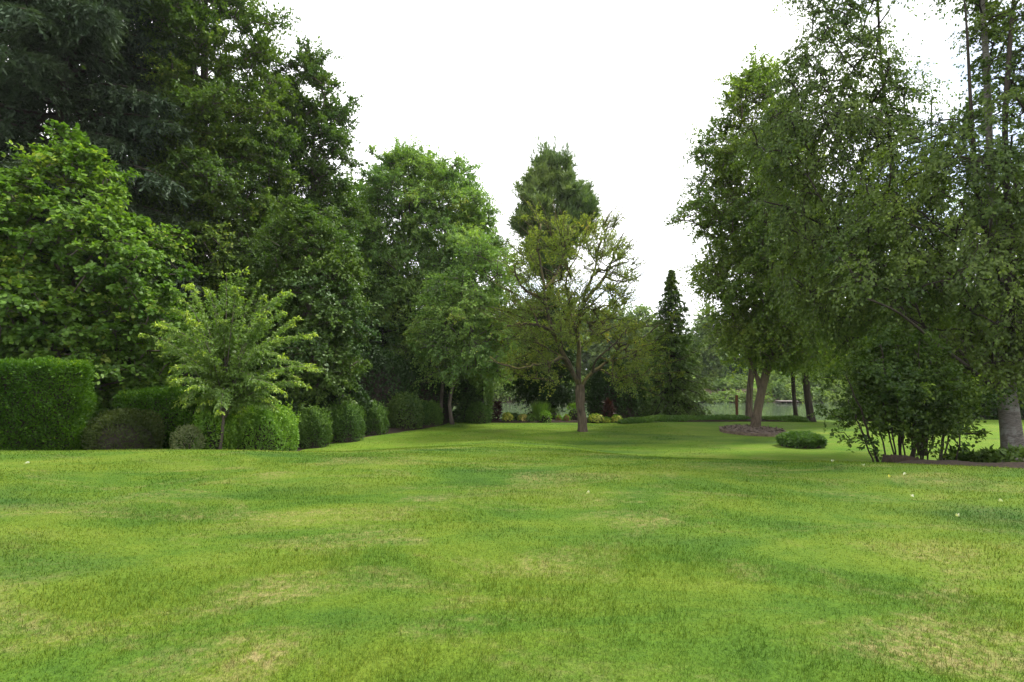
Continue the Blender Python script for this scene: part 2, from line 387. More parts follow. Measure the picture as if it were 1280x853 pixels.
def foliage(centers, outward, rc, r, spec, tw=10, lv=20, droop=.25, flat=.6, up=.25, spread=1., hang=0., upb=.6, keep=None):
    """leaf sprays: every clump carries twigs, every twig carries leaves on both sides"""
    k = len(centers); ow = nrm(outward + r.normal(0, .15, outward.shape))
    size = np.clip(r.lognormal(0, .3, k), .55, 1.7) * rc
    nt_ = np.maximum(3, (tw * size / rc).astype(int)); ci = np.repeat(np.arange(k), nt_); n = len(ci)
    d = r.normal(0, 1, (n, 3)); d[:, 2] *= flat; d = nrm(d) * spread + ow[ci] * .75; d[:, 2] += up; d = nrm(d)
    ln = size[ci] * r.uniform(.65, 1.15, n); p0 = centers[ci] + r.normal(0, .16, (n, 3)) * size[ci][:, None]
    ti = np.repeat(np.arange(n), lv); s = r.uniform(.12, 1, len(ti))
    P = p0[ti] + d[ti] * (ln[ti] * s)[:, None]; P[:, 2] -= droop * ln[ti] * s * s
    P += r.normal(0, .05, P.shape) * np.minimum(1, ln[ti])[:, None]
    tdir = d[ti].copy(); tdir[:, 2] -= 2 * droop * s
    A = nrm(tdir) * .55 + nrm(r.normal(0, 1, P.shape)) * .8; A[:, 2] -= hang; 
    Nn = nrm(r.normal(0, 1, P.shape)) * (1 - upb) + np.array([0, 0, 1.]) * upb + ow[ci][ti] * .35
    L = spec['L'] * r.uniform(.7, 1.25, len(P)); W = spec['W'] * r.uniform(.75, 1.2, len(P))
    ct = r.normal(0, .18, k)[ci][ti]
    tint = np.clip(.42 + ct + r.normal(0, .17, len(P)) + .1 * (s - .5), 0, 1)
    mb = MB(); leaves(mb, P, A, Nn, L, W, spec.get('shape', 'leaf'))
    tips = np.stack([p0, p0 + d * (ln * .8)[:, None] - np.array([0, 0, 1.]) * (droop * ln * .64)[:, None]], 1)
    return mb, tint, tips

def trunk_nodes(base, top, bend, n, r):
    t = np.linspace(0, 1, n)[:, None]
    return base + (top - base) * t + np.stack([np.sin(t[:, 0] * 3.1 + r.uniform(0, 6)), np.sin(t[:, 0] * 2.3 + r.uniform(0, 6)), 0 * t[:, 0]], 1) * bend * t * (1.2 - t)

def tree(name, label, cat, D, bx, rows, mat, L=.13, W=.085, shape='leaf', r0=.25, n=230, rc=.75, tw=10, lv=20, droop=.25, flat=.6,
         up=.25, hang=0., depth=.85, seed=1, group=None, bark='bark', trunk=None, topfrac=.85, shell=.4, spread=1., upb=.6, arch=.14,
         stems=None, twigs=True, mind=.62, zbase=None, thin=None, front=.65):
    r = np.random.default_rng(seed)
    x0 = xat(bx, D); base = np.array([x0, D, float(H(x0, D)) - .04 if zbase is None else zbase])
    root = empty(name, base, label, cat, group)
    Cn, ow, R = sample_rows(rows, D, n, r, depth, rc, shell, front, mind)
    if thin:
        k_ = (Cn[:, 2] < at(CX, thin[0], D)[2]) | (r.random(len(Cn)) > thin[1]); Cn, ow = Cn[k_], ow[k_]
    ztop = base[2] + (R[-1, 0] - base[2]) * topfrac
    if trunk is not None:
        tp = [np.array(at(px, py, D + dd)) for px, py, dd in trunk]; tp[0] = base
        tn = smooth_path(np.array(tp), 14)
    else:
        xt = np.interp(ztop, R[:, 0], (R[:, 1] + R[:, 2]) / 2)
        tn = trunk_nodes(base, np.array([xt * .7 + x0 * .3, D + r.normal(0, .3), ztop]), .35, 14, r)
    nodes = list(tn); par = [-1] + list(range(13)); stem_paths = []
    for st in (stems or []):
        sp = [np.array(at(px, py, D + dd)) for px, py, dd in st]
        a = int(np.argmin(np.linalg.norm(np.array(nodes) - sp[0], axis=1)))
        sp = smooth_path(np.array([nodes[a]] + sp[1:]), 10); idx = [a]
        for p in sp[1:]: nodes.append(p); par.append(idx[-1]); idx.append(len(nodes) - 1)
        stem_paths.append(idx)
    A, paths, cnt, n0 = grow(nodes, par, None, Cn, r, arch)
    tot = max(cnt[0], 1); rr = lambda i: np.maximum(r0 * (cnt[i] / tot) ** .6, .012 + .0006 * D)
    hero = r0 > .14
    if hero: tnn = smooth_path(tn, 40); ti_ = np.linspace(0, 13, 40)
    else: tnn, ti_ = tn, np.arange(14.)
    trad = np.interp(ti_, np.arange(14), rr(np.arange(14))); trad = np.maximum(trad, r0 * (1 - ti_ / 13) ** 1.15 * .8)
    trad *= 1 + .45 * np.exp(-np.linspace(0, 1, len(tnn)) * 22)
    mb = MB(); tube(mb, tnn, trad, 26 if hero else 10, .05 if hero else .04, seed, .05)
    mb.build('trunk', M[bark], root)
    for idx in stem_paths:
        mb = MB(); ii = np.array(idx); P = smooth_path(A[ii], 22); rd = np.interp(np.linspace(0, len(ii) - 1, 22), np.arange(len(ii)), rr(ii))
        rd = np.maximum(rd, r0 * .38 * (1 - np.linspace(0, 1, 22) * .85))
        tube(mb, P, rd, 10, .05, seed); mb.build('limb', M['darkbark' if bark == 'birchbark' else bark], root)
    mb = MB(); any_ = False
    for idx in paths:
        ii = np.array(idx); rad = rr(ii); rad[0] = min(rad[0], rad[1] * 1.15)
        tube(mb, A[ii], rad, 5); any_ = True
    fm, tint, tips = foliage(Cn, ow, rc, r, dict(L=L, W=W, shape=shape), tw, lv, droop, flat, up, spread, hang, upb)
    if twigs:
        T = tips; dirv = nrm(T[:, 1] - T[:, 0]); s_ = nrm(np.cross(dirv, r.normal(0, 1, dirv.shape))) * (.006 + .0003 * D)
        V = np.stack([T[:, 0] - s_, T[:, 0] + s_, T[:, 1]], 1).reshape(-1, 3); mb.add(V, np.arange(len(V)).reshape(-1, 3))
    mb.build('branchwork', M['darkbark' if bark == 'birchbark' else bark], root)
    fm.build('crown', M[mat], root, tint=tint)
    return root

def conifer(name, label, D, bx, ztop, zlow, Rmax, mat, seed, r0=.3, nb=150, droop=.45, rise=.1, needle=(.16, .035), spray=.5, dens=1., power=.8,
            bark='darkbark', group=None, nsub=13, hangs=.5, cat='tree', y=None, x=None, skirt=0.12):
    r = np.random.default_rng(seed); x0 = xat(bx, D) if x is None else x
    base = np.array([x0, D, float(H(x0, D)) - .04]); root = empty(name, base, label, cat, group)
    hgt = ztop - base[2]; top = base + np.array([r.normal(0, .1), 0, hgt])
    tn = trunk_nodes(base, top, .12, 14, r); mb = MB(); tube(mb, tn, r0 * (1 - np.linspace(0, .97, 14)), 10, .04, seed); mb.build('trunk', M[bark], root)
    bm_ = MB(); Ps, As, Ns, Ts, Ls = [], [], [], [], []
    for i in range(nb):
        f = (i + r.random()) / nb; f = 1 - (1 - f) ** 1.15
        z = zlow + (ztop - zlow) * f * .985; ln = Rmax * min(1, (1 - f) ** power + .02) * r.uniform(.68, 1.12) * min(1, .55 + f / skirt * .45)
        az = i * 2.399 + r.normal(0, .3); out = np.array([math.cos(az), math.sin(az), 0]); per = np.array([-out[1], out[0], 0])
        fx = np.interp(z, tn[:, 2], tn[:, 0]); fy = np.interp(z, tn[:, 2], tn[:, 1]); p0 = np.array([fx, fy, z])
        dr = droop * r.uniform(.7, 1.3) * (1 - f * .6); rs = rise + f * .35
        ns = max(4, int(ln / .16 * dens)); s = np.sort(r.uniform(.1, 1, ns))
        path = lambda q: p0 + out * (ln * q)[:, None] + np.array([0, 0, 1.]) * (ln * (rs * q - dr * q * q + .12 * dr * q ** 4))[:, None]
        bp = path(np.linspace(0, 1, 6)); tube(bm_, bp, np.linspace(max(.02, .018 * ln), .008, 6), 4)
        q = path(s); sd = np.where(r.random(ns) < .5, 1., -1.)
        sl = spray * ln ** .6 * (1.05 - s * .7) * r.uniform(.5, 1.1, ns)
        sl = sl * min(1, .3 + ln / (.35 * Rmax))
        sdir = nrm(per * sd[:, None] * .8 + out * .6 + np.array([0, 0, -1.]) * (hangs * r.uniform(.3, 1.2, ns))[:, None] + r.normal(0, .12, (ns, 3)))
        nn = nsub
        t = np.tile(np.linspace(.12, 1, nn), ns); k = np.repeat(np.arange(ns), nn)
        pp = q[k] + sdir[k] * (sl[k] * t)[:, None]; pp[:, 2] -= hangs * .35 * sl[k] * t * t
        Ps.append(pp); side = r.normal(0, 1, (len(pp), 3)); As.append(sdir[k] + side * .55); Ns.append(np.array([0, 0, 1.]) + r.normal(0, .5, pp.shape))
        Ts.append(.3 + .35 * s[k] + r.normal(0, .14, len(pp)) + r.normal(0, .08)); Ls.append(r.uniform(.7, 1.3, len(pp)))  # paler toward bough tips: inner shade and spray highlights put into the tint
    bm_.build('branchwork', M[bark], root)
    P = np.concatenate(Ps); Ls = np.concatenate(Ls); fm = MB()
    leaves(fm, P, np.concatenate(As), np.concatenate(Ns), needle[0] * Ls, needle[1] * Ls, 'needle')
    fm.build('crown', M[mat], root, tint=np.clip(np.concatenate(Ts), 0, 1)); return root

def blob_shell(r, n, rx, ry, h, pw=2.4, thick=.16, low=.0, wob=.07):
    """points near the surface of a mounded shrub"""
    th = r.uniform(0, 2 * np.pi, n); u = r.uniform(low, 1, n) ** .9; ph = u * np.pi / 2
    ce, se = np.cos(ph) ** (2 / pw), np.sin(ph) ** (2 / pw)
    w = 1 + wob * (np.sin(3 * th + 2.3 * rx) * np.cos(4 * u + rx) + .7 * np.sin(7 * th + 5 * u))
    k = w * (1 - thick * r.random(n) ** 1.6)
    bulge = .76 + .24 * np.sin(np.clip(u * 3.2 + .1, 0, np.pi / 2))
    Pp = np.stack([rx * ce * np.cos(th) * k * bulge, ry * ce * np.sin(th) * k * bulge, h * se * k], 1)
    ow = nrm(np.stack([np.cos(th) * ce / rx, np.sin(th) * ce / ry, se / h * .9 + .05], 1)); return Pp, ow

def core_dome(mb, rx, ry, h, f=.8):
    nu, nv = 14, 7; V = []
    for j in range(nv + 1):
        ph = j / nv * math.pi / 2
        for i in range(nu):
            th = i / nu * 2 * math.pi; V.append((f * rx * math.cos(ph) ** .8 * math.cos(th), f * ry * math.cos(ph) ** .8 * math.sin(th), f * h * math.sin(ph) ** .8 if j else -.05))
    i = np.arange(nv)[:, None] * nu; j = np.arange(nu)[None]; j2 = (j + 1) % nu
    mb.add(V, np.stack([i + j, i + j2, i + nu + j2, i + nu + j], -1).reshape(-1, 4))

def shrub(name, label, cat, loc, rx, ry, h, mat, n, L, W, seed, shape='leaf', pw=2.4, thick=.2, wild=.5, group=None, core=.78, low=0., wob=.07, upb=.35, stems=5, shoots=0):
    r = np.random.default_rng(seed); x, y = loc; root = empty(name, (x, y, float(H(x, y)) + .0), label, cat, group); b = np.array(root.location)
    P, ow = blob_shell(r, n, rx, ry, h, pw, thick, low, wob)
    A = ow * .8 + nrm(r.normal(0, 1, P.shape)) * (.5 + wild); A[:, 2] += .25
    Nn = ow * .6 + nrm(r.normal(0, 1, P.shape)) * .6 + np.array([0, 0, upb])
    tint = np.clip(.4 + .16 * np.sin(P[:, 0] * 4 + seed) * np.sin(P[:, 1] * 4) + r.normal(0, .17, n), 0, 1)
    if shoots:
        k = shoots; p0, o0 = blob_shell(r, k, rx, ry, h, pw, .02, .3, wob); dd = nrm(o0 * .7 + np.array([0, 0, .7]) + r.normal(0, .25, o0.shape))
        ln = r.uniform(.08, .22, k) * h; q = np.repeat(np.arange(k), 7); t = np.tile(np.linspace(0, 1, 7), k)
        P2 = p0[q] + dd[q] * (ln[q] * t)[:, None] + r.normal(0, .012, (len(q), 3)); A2 = dd[q] * .6 + nrm(r.normal(0, 1, P2.shape)) * .8
        P = np.concatenate([P, P2]); A = np.concatenate([A, A2]); Nn = np.concatenate([Nn, o0[q] + r.normal(0, .5, P2.shape)]); tint = np.concatenate([tint, np.clip(.75 + r.normal(0, .15, len(q)), 0, 1)])
    P = P + b; P[:, 2] = np.maximum(P[:, 2], H(P[:, 0], P[:, 1]) + .02)
    mb = MB(); leaves(mb, P, A, Nn, L * r.uniform(.7, 1.25, len(P)), W * r.uniform(.75, 1.2, len(P)), shape)
    mb.build('foliage', M[mat], root, tint=tint)
    if stems:
        mb = MB()
        if core:
            core_dome(mb, rx, ry, h, core); mb.V[-1] = mb.V[-1] + b
        for i in range(stems):
            th = r.uniform(0, 6.3); e = np.array([math.cos(th) * rx * .6, math.sin(th) * ry * .6, h * .8])
            tube(mb, smooth_path(np.array([b + e * np.array([.15, .15, 0]) - [0, 0, .03], b + e * np.array([.5, .5, .6]), b + e]), 6), np.linspace(.03, .012, 6) * max(.5, h), 5)
        mb.build('woody_stem', M['darkbark'], root)
    return root

def hedge(name, label, x0, x1, y0, y1, h, mat, n, L, W, seed, z0):
    """clipped hedge: a thick skin of leaves over dense twiggy growth, slightly rounded top and corners"""
    r = np.random.default_rng(seed); root = empty(name, ((x0 + x1) / 2, (y0 + y1) / 2, z0), label, 'hedge'); b = np.array(root.location)
    hx, hy = (x1 - x0) / 2, (y1 - y0) / 2
    areas = np.array([hx * hy * 4 * 1.2, 2 * hx * h * 1.0, 2 * hx * h * .45, 2 * hy * h, 2 * hy * h * .5]); pick = r.choice(5, n, p=areas / areas.sum())
    u, v = r.uniform(-1, 1, n), r.uniform(0, 1, n); w2 = r.uniform(-1, 1, n)
    P = np.zeros((n, 3)); O = np.zeros((n, 3))
    s = pick == 0; P[s] = np.c_[u[s] * hx, w2[s] * hy, np.full(s.sum(), h)]; O[s] = (0, 0, 1)
    s = pick == 1; P[s] = np.c_[u[s] * hx, np.full(s.sum(), -hy), v[s] * h]; O[s] = (0, -1, .1)
    s = pick == 2; P[s] = np.c_[u[s] * hx, np.full(s.sum(), hy), v[s] * h]; O[s] = (0, 1, .1)
    s = pick == 3; P[s] = np.c_[np.full(s.sum(), hx), w2[s] * hy, v[s] * h]; O[s] = (1, 0, .1)
    s = pick == 4; P[s] = np.c_[np.full(s.sum(), -hx), w2[s] * hy, v[s] * h]; O[s] = (-1, 0, .1)
    q = np.array([hx, hy, h]); e = np.abs(P / q); rad = .28
    # round the edges: pull corners in
    ex = np.maximum(0, np.abs(P[:, 0]) - (hx - rad)); ey = np.maximum(0, np.abs(P[:, 1]) - (hy - rad)); ez = np.maximum(0, P[:, 2] - (h - rad))
    dlen = np.sqrt(ex ** 2 + ey ** 2 + ez ** 2); k = np.where(dlen > rad, rad / np.maximum(dlen, 1e-6), 1.)
    P[:, 0] -= np.sign(P[:, 0]) * ex * (1 - k); P[:, 1] -= np.sign(P[:, 1]) * ey * (1 - k); P[:, 2] -= ez * (1 - k)
    wob = .05 * np.sin(P[:, 0] * 3.3 + seed) * np.sin(P[:, 2] * 3.7 + P[:, 1] * 3) + .035 * np.sin(P[:, 0] * 8.1 + P[:, 2] * 6.7)
    P += O * (wob - .2 * r.random(n) ** 1.8 + .05 * (r.random(n) < .06))[:, None]
    P[:, :2] *= (1 - .05 * np.maximum(0, .5 - P[:, 2:3] / h))
    A = O * .7 + nrm(r.normal(0, 1, P.shape)) * .85; A[:, 2] += .45
    Nn = O * .5 + nrm(r.normal(0, 1, P.shape)) * .7 + np.array([0, 0, .3])
    P += b; mb = MB(); leaves(mb, P, A, Nn, L * r.uniform(.7, 1.3, n), W * r.uniform(.8, 1.2, n))
    tint = np.clip(.33 + .3 * (O[:, 2] > .5) + .12 * np.sin(P[:, 0] * 2.1) + r.normal(0, .17, n), 0, 1)  # top leaves tinted lighter: brightness of the high sun put into the colour
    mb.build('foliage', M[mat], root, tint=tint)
    mb = MB(); c = .24; V = np.array([(sx * (hx - c), sy * (hy - c), z) for z in (-.3, h - c) for sx, sy in ((-1, -1), (1, -1), (1, 1), (-1, 1))]) + b
    mb.add(V, [[0, 1, 5, 4], [1, 2, 6, 5], [2, 3, 7, 6], [3, 0, 4, 7], [4, 5, 6, 7]])
    mb.build('inner_growth', M['darkbark'], root, smooth=False); return root

def copy_tree(o, loc, rot, scale, label=None):
    c = o.copy(); COL.objects.link(c); c.location = loc; c.rotation_euler = (0, 0, rot); c.scale = (scale[0], scale[0], scale[1])
    if label: c['label'] = label
    for ch in o.children:
        d = ch.copy(); COL.objects.link(d); d.parent = c
    return c

# ================================================================== left side
conifer('spruce_tree', 'tall blue grey spruce with drooping boughs filling the top left corner', 22.5, 62, 25, 5.0, 6.6, 'blue', 3, .42, 230, .62, .12, (.22, .06), .75, 2.6, .5, hangs=.9, nsub=17)
conifer('fir_tree', 'tall dark green fir between the blue spruce and the lofty broadleaf tree', 26.5, 196, 22, 3.5, 4.6, 'fir', 5, .36, 190, .5, .1, (.2, .052), .6, 1.8, .6, hangs=.7)
conifer('fir_tree', 'shadowy fir showing through gaps behind the left broadleaf trees', 33, 300, 17, 1.0, 5.5, 'fir', 8, .3, 130, .5, .1, (.26, .065), .6, .8, .6, hangs=.7)
conifer('fir_tree', 'dark fir at the far left edge behind the big leaved hazel', 27, -55, 21, .5, 6.5, 'fir', 9, .36, 140, .5, .1, (.24, .06), .6, .8, .6, hangs=.7)
tree('broadleaf_tree', 'lofty dense broadleaf tree rising past the top of the picture beside the fir', 'tree', 25, 240,
     [(-130, 200, 262), (-70, 172, 300), (0, 158, 315), (50, 165, 345), (100, 176, 352), (160, 180, 362), (250, 172, 380), (330, 190, 388), (420, 225, 400), (480, 250, 385)],
     'oak', .155, .095, n=520, rc=.85, tw=12, lv=26, r0=.36, depth=.75, seed=21, flat=.45, droop=.3, mind=.5)
tree('alder_tree', 'tall slender alder with a ragged top right of the lofty broadleaf tree', 'tree', 28, 388,
     [(72, 372, 392), (100, 338, 416), (135, 328, 434), (170, 322, 443), (220, 322, 440), (270, 325, 434), (330, 330, 450), (400, 340, 452), (470, 355, 440)],
     'alder', .15, .1, n=380, rc=.8, tw=12, lv=22, r0=.28, seed=22, flat=.6, droop=.2, mind=.5)
tree('alder_tree', 'low bushy dark alder spreading over the clipped balls', 'tree', 21.5, 392,
     [(262, 350, 395), (300, 334, 432), (360, 330, 450), (420, 322, 455), (465, 318, 458), (500, 345, 440)],
     'alder', .12, .085, n=260, rc=.62, tw=12, lv=24, r0=.2, seed=23, flat=.5, droop=.25, mind=.5)
tree('hazel_tree', 'big leaved yellow green hazel crown above the box hedge', 'tree', 17.5, 78,
     [(186, 70, 92), (212, 30, 138), (255, -50, 172), (310, -110, 206), (360, -120, 236), (430, -110, 246), (470, -20, 240), (505, 60, 215)],
     'hazel', .125, .112, 'broad', n=560, rc=.52, tw=10, lv=16, r0=.24, depth=.62, seed=24, flat=.3, droop=.35, upb=.72, mind=.75, up=.25, shell=.3)
for i, (px, D, rows, lab) in enumerate([
    (120, 33, [(-160, 20, 120), (-60, -20, 150), (60, -40, 180), (130, 60, 190), (260, 40, 215), (400, 40, 215), (500, 60, 200)], 'shaded broadleaf tree filling the gap behind the hazel and spruce'),
    (290, 34, [(110, 265, 320), (180, 230, 345), (300, 215, 360), (420, 215, 370), (510, 230, 360)], 'shaded broadleaf tree behind the lofty broadleaf and young tree'),
    (440, 37, [(235, 425, 455), (290, 400, 480), (380, 395, 490), (470, 395, 495), (515, 410, 480)], 'shaded broadleaf tree between the slender alder and the pale alder')]):
    tree('woodland_tree', lab, 'tree', D, px, rows, 'oak', .21, .14, n=230, rc=1.1, tw=9, lv=18, r0=.3, seed=400 + i, mind=.45, twigs=False, group='shaded trees behind the left border')
# the young tree: a fountain of arching sprays
def young_tree():
    r = np.random.default_rng(31); D = 15.0; x0 = xat(277, D); base = np.array([x0, D, float(H(x0, D)) - .04])
    root = empty('young_tree', base, 'young feathery pale green tree with arching sprays between hedge and bright bush', 'tree')
    top = np.array(at(282, 470, D)); tn = smooth_path(np.array([base, base * .6 + top * .4 + [.03, 0, 0], top]), 12)
    mb = MB(); tube(mb, tn, np.linspace(.045, .03, 12), 10, .05, 2); mb.build('trunk', M['bark'], root)
    ends = []
    for px, py in [(205, 400), (222, 372), (245, 352), (262, 365), (285, 350), (300, 366), (318, 352), (338, 378), (352, 385), (372, 405), (392, 420), (398, 450), (388, 470), (372, 480), (205, 440), (190, 425), (220, 470), (240, 400),
                   (270, 395), (320, 415), (345, 430), (335, 470), (350, 450), (300, 440), (255, 440), (235, 450), (275, 430), (300, 400), (365, 370), (213, 420), (330, 395), (262, 470), (300, 480), (320, 500), (240, 490), (222, 498), (212, 480), (335, 505), (345, 490), (250, 508), (300, 508), (275, 516), (262, 495), (292, 498), (230, 505), (325, 485)]:
        for q in range(2): ends.append(at(px + r.normal(0, 7), py + r.normal(0, 7), D + r.uniform(-1.7, 1.5)))
    mb = MB(); Ps, As, Ns, Ts = [], [], [], []
    for e in ends:
        a = tn[int(r.integers(5, 12))]; e = np.array(e); d = np.linalg.norm(e - a); mid = (a + e) / 2 + np.array([0, 0, .28 * d]); t = np.linspace(0, 1, 9)[:, None]
        P = (1 - t) ** 2 * a + 2 * t * (1 - t) * mid + t * t * e; tube(mb, P, np.linspace(.012, .004, 9), 5)
        T = nrm(np.gradient(P, axis=0)); hz = nrm(np.cross(T, [0, 0, 1.]))
        for k in range(62):
            s = r.uniform(.9, 8); i = int(min(s, 7)); f = s - i; p = P[i] * (1 - f) + P[i + 1] * f; sg = r.choice([-1, 1])
            ln = r.uniform(.1, .34) * (1.2 - s / 12); dd = T[i] * .7 + hz[i] * sg * .75 + np.array([0, 0, -.12]) + r.normal(0, .15, 3); dd /= np.linalg.norm(dd)
            m = 8; tt = r.uniform(.1, 1, m)[:, None]
            Ps.append(p + dd * ln * tt - np.array([0, 0, 1.]) * (.25 * ln * tt ** 2)); As.append(dd * .5 + r.normal(0, .5, (m, 3)) + np.array([0, 0, -.45])); Ns.append(np.array([0, 0, .8]) + r.normal(0, .4, (m, 3)))
            Ts.append(np.full(m, .32 + .3 * (s > 7) + .03 * s) + r.normal(0, .14, m))
    mb.build('branchwork', M['bark'], root); P = np.concatenate(Ps); n = len(P); mb = MB()
    leaves(mb, P, np.concatenate(As), np.concatenate(Ns), .085 * r.uniform(.7, 1.3, n), .042 * r.uniform(.8, 1.2, n))
    mb.build('crown', M['young'], root, tint=np.clip(np.concatenate(Ts), 0, 1))
young_tree()
hz = lambda px, Y: xat(px, Y)
_a, _hx, _hy = .5, 2.3, .85; _c = np.array([hz(109, 14.6), 14.6]) - np.array([math.cos(_a) * _hx + math.sin(_a) * _hy, math.sin(_a) * _hx - math.cos(_a) * _hy])
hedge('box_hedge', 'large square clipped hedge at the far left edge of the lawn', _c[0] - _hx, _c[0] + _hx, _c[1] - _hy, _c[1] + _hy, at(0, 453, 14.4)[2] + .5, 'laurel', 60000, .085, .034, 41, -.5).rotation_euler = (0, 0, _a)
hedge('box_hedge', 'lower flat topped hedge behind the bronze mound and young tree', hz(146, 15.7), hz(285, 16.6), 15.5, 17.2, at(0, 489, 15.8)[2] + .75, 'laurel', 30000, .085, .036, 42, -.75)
shrub('mound_shrub', 'low wide bronze brown mound shrub beside the large clipped hedge', 'shrub', (hz(158, 14.8), 14.8), 1.04, .8, at(0, 512, 14.8)[2] + .48, 'rust', 9000, .075, .022, 43, 'needle', wild=.5, core=.72)
shrub('silver_shrub', 'small silvery green plant at the foot of the young tree', 'shrub', (hz(237, 14.2), 14.2), .42, .35, .62, 'silver', 1500, .08, .02, 44, core=0, wild=.7)
shrub('privet_bush', 'bright lime green rounded bush right of the young tree', 'shrub', (hz(330, 16.2), 16.3), 1.02, .95, at(0, 506, 15.6)[2] + .68, 'lime', 20000, .07, .032, 45, core=.75, shoots=170, wild=.6)
shrub('privet_bush', 'leggy yellow green growth around the base of the young tree trunk', 'shrub', (hz(270, 15.3), 15.3), .6, .5, 1.35, 'lime', 3600, .08, .045, 46, core=0, wild=.9, shoots=30)
for i, (px, D, wpx, top, lab) in enumerate([
    (396, 19.2, 21, 514, 'clipped dark ball shrub next to the lime green bush, first of the row'),
    (438, 20.8, 20.5, 508, 'tallest clipped ball shrub, second of the row along the soil edge'),
    (470, 22.8, 17.5, 507, 'clipped ball shrub third in the row along the soil edge'),
    (541, 26.6, 15, 504, 'rounded dark clipped shrub beside the slim forked trunk at the bed end')]):
    x = hz(px, D) - .15; hh = at(0, top + 3, D)[2] - float(H(x, D)); rx = wpx / F * D * 1.17
    shrub('ball_shrub', lab, 'shrub', (x, D + .1), rx, rx, hh, 'ball', 15000, .068, .032, 50 + i, group='clipped ball shrubs along the left bed', core=.72, pw=2.5, shoots=260, wob=.13, thick=.3, wild=.7)
shrub('mixed_shrub', 'loose leafy shrub between the third ball and the dark rounded one', 'shrub', (hz(507, 25), 25.2), .85, .8, 1.45, 'alder', 7000, .1, .06, 56, core=.6, wild=.9, shoots=40)
shrub('mixed_shrub', 'small dark shrub tucked beside the rounded clipped shrub', 'shrub', (hz(525, 26.2), 26.4), .5, .5, 1.1, 'ball', 3500, .08, .045, 57, core=.6, wild=.8)
for i, (px, D, rr, hh, lab) in enumerate([(470, 27, 2.1, 3.4, 'deeply shaded evergreen shrub behind the second and third balls'), (415, 22.5, 1.6, 2.2, 'shaded evergreen shrub behind the first ball'),
                                          (190, 20.5, 2.8, 4.2, 'shaded evergreen shrub under the hazel behind the lower hedge'), (60, 20, 3.2, 4.8, 'shaded evergreen shrub behind the large clipped hedge'),
                                          (330, 21, 2.2, 2.6, 'shaded evergreen shrub behind the lime green bush'), (525, 29.5, 1.9, 3.2, 'shaded evergreen shrub behind the slim forked trunk')]):
    shrub('evergreen_shrub', lab, 'shrub', (hz(px, D), D), rr, rr * .8, hh, 'dark', 9000, .15, .08, 60 + i, core=.8, wild=.9, group='dark shrubs behind the left bed')
conifer('hemlock_tree', 'dark hemlock with flat shadowy boughs behind the ball shrubs', 31, 478, 7.6, -.3, 4.0, 'fir', 71, .2, 110, .35, .12, (.2, .05), .55, 1.0, .7, hangs=.35)
tree('alder_tree', 'broad pale green alder with airy wide crown left of the mossy tree', 'tree', 33, 500,
     [(192, 484, 505), (212, 458, 548), (232, 446, 600), (268, 440, 616), (320, 436, 634), (375, 436, 645), (425, 442, 645), (465, 460, 640), (490, 500, 620)],
     'pale', .135, .085, n=740, rc=.85, tw=14, lv=30, mind=.42, r0=.22, seed=25, flat=.7, droop=.25, hang=.3,
     trunk=[(497, 525, 0), (499, 470, 0), (505, 432, 0), (512, 380, 0), (505, 300, 0), (500, 240, 0)], stems=[[(507, 420, 0), (545, 350, .5), (575, 290, .5), (592, 240, .5)], [(505, 440, 0), (480, 370, -.5), (468, 300, -.5)]])
tree('forked_tree', 'slim forked tree at the end of the left bed with low light green crown', 'tree', 27, 566,
     [(300, 590, 606), (350, 552, 640), (395, 525, 655), (435, 512, 648), (470, 535, 625)],
     'pale', .115, .072, n=130, rc=.8, tw=11, lv=24, r0=.085, seed=26, flat=.6, droop=.35, hang=.3, trunk=[(566, 531, 0), (562, 510, 0), (567, 480, 0), (573, 468, 0), (580, 450, .3), (592, 410, .3), (596, 370, 0)],
     stems=[[(567, 478, 0), (566, 465, 0), (563, 440, 0), (555, 400, -.3)], [(580, 452, .3), (600, 462, .2), (625, 470, 0), (640, 476, 0)]])
for px, D, lean, lab in [(551, 28.2, 6, 'thin leaning trunk just left of the slim forked tree'), (541, 29, -3, 'thinnest shaded trunk behind the rounded dark shrub')]:
    tree('understory_tree', lab, 'tree', D, px, [(395, px - 12, px + 28), (430, px - 22, px + 30), (455, px - 10, px + 22)], 'pale', .14, .09, n=40, rc=.6, r0=.085, seed=int(px), flat=.5,
         trunk=[(px, 529, 0), (px + lean * .4, 480, 0), (px + lean, 455, 0), (px + lean * 2, 420, 0)])
conifer('pyramid_shrub', 'dark pyramid evergreen at the river edge right of the slim forked tree', 28.6, 583, at(0, 474, 28.6)[2], -.95, 1.15, 'fir', 72, .08, 130, .5, .12, (.13, .045), .45, 1.6, .7, hangs=.5, cat='shrub', skirt=.02)
shrub('spreading_shrub', 'low spreading conifer in front of the dark pyramid evergreen', 'shrub', (hz(598, 27.9), 28.0), .68, .6, .95, 'ball', 6000, .09, .03, 73, pw=1.8, core=.7, wild=.8)
shrub('willow_bush', 'light green upright bush glowing behind the dark pyramid evergreen', 'shrub', (hz(596, 31.3), 31.3), 1.0, .9, 4.1, 'pale', 8000, .16, .07, 74, pw=2, core=.5, wild=1.)

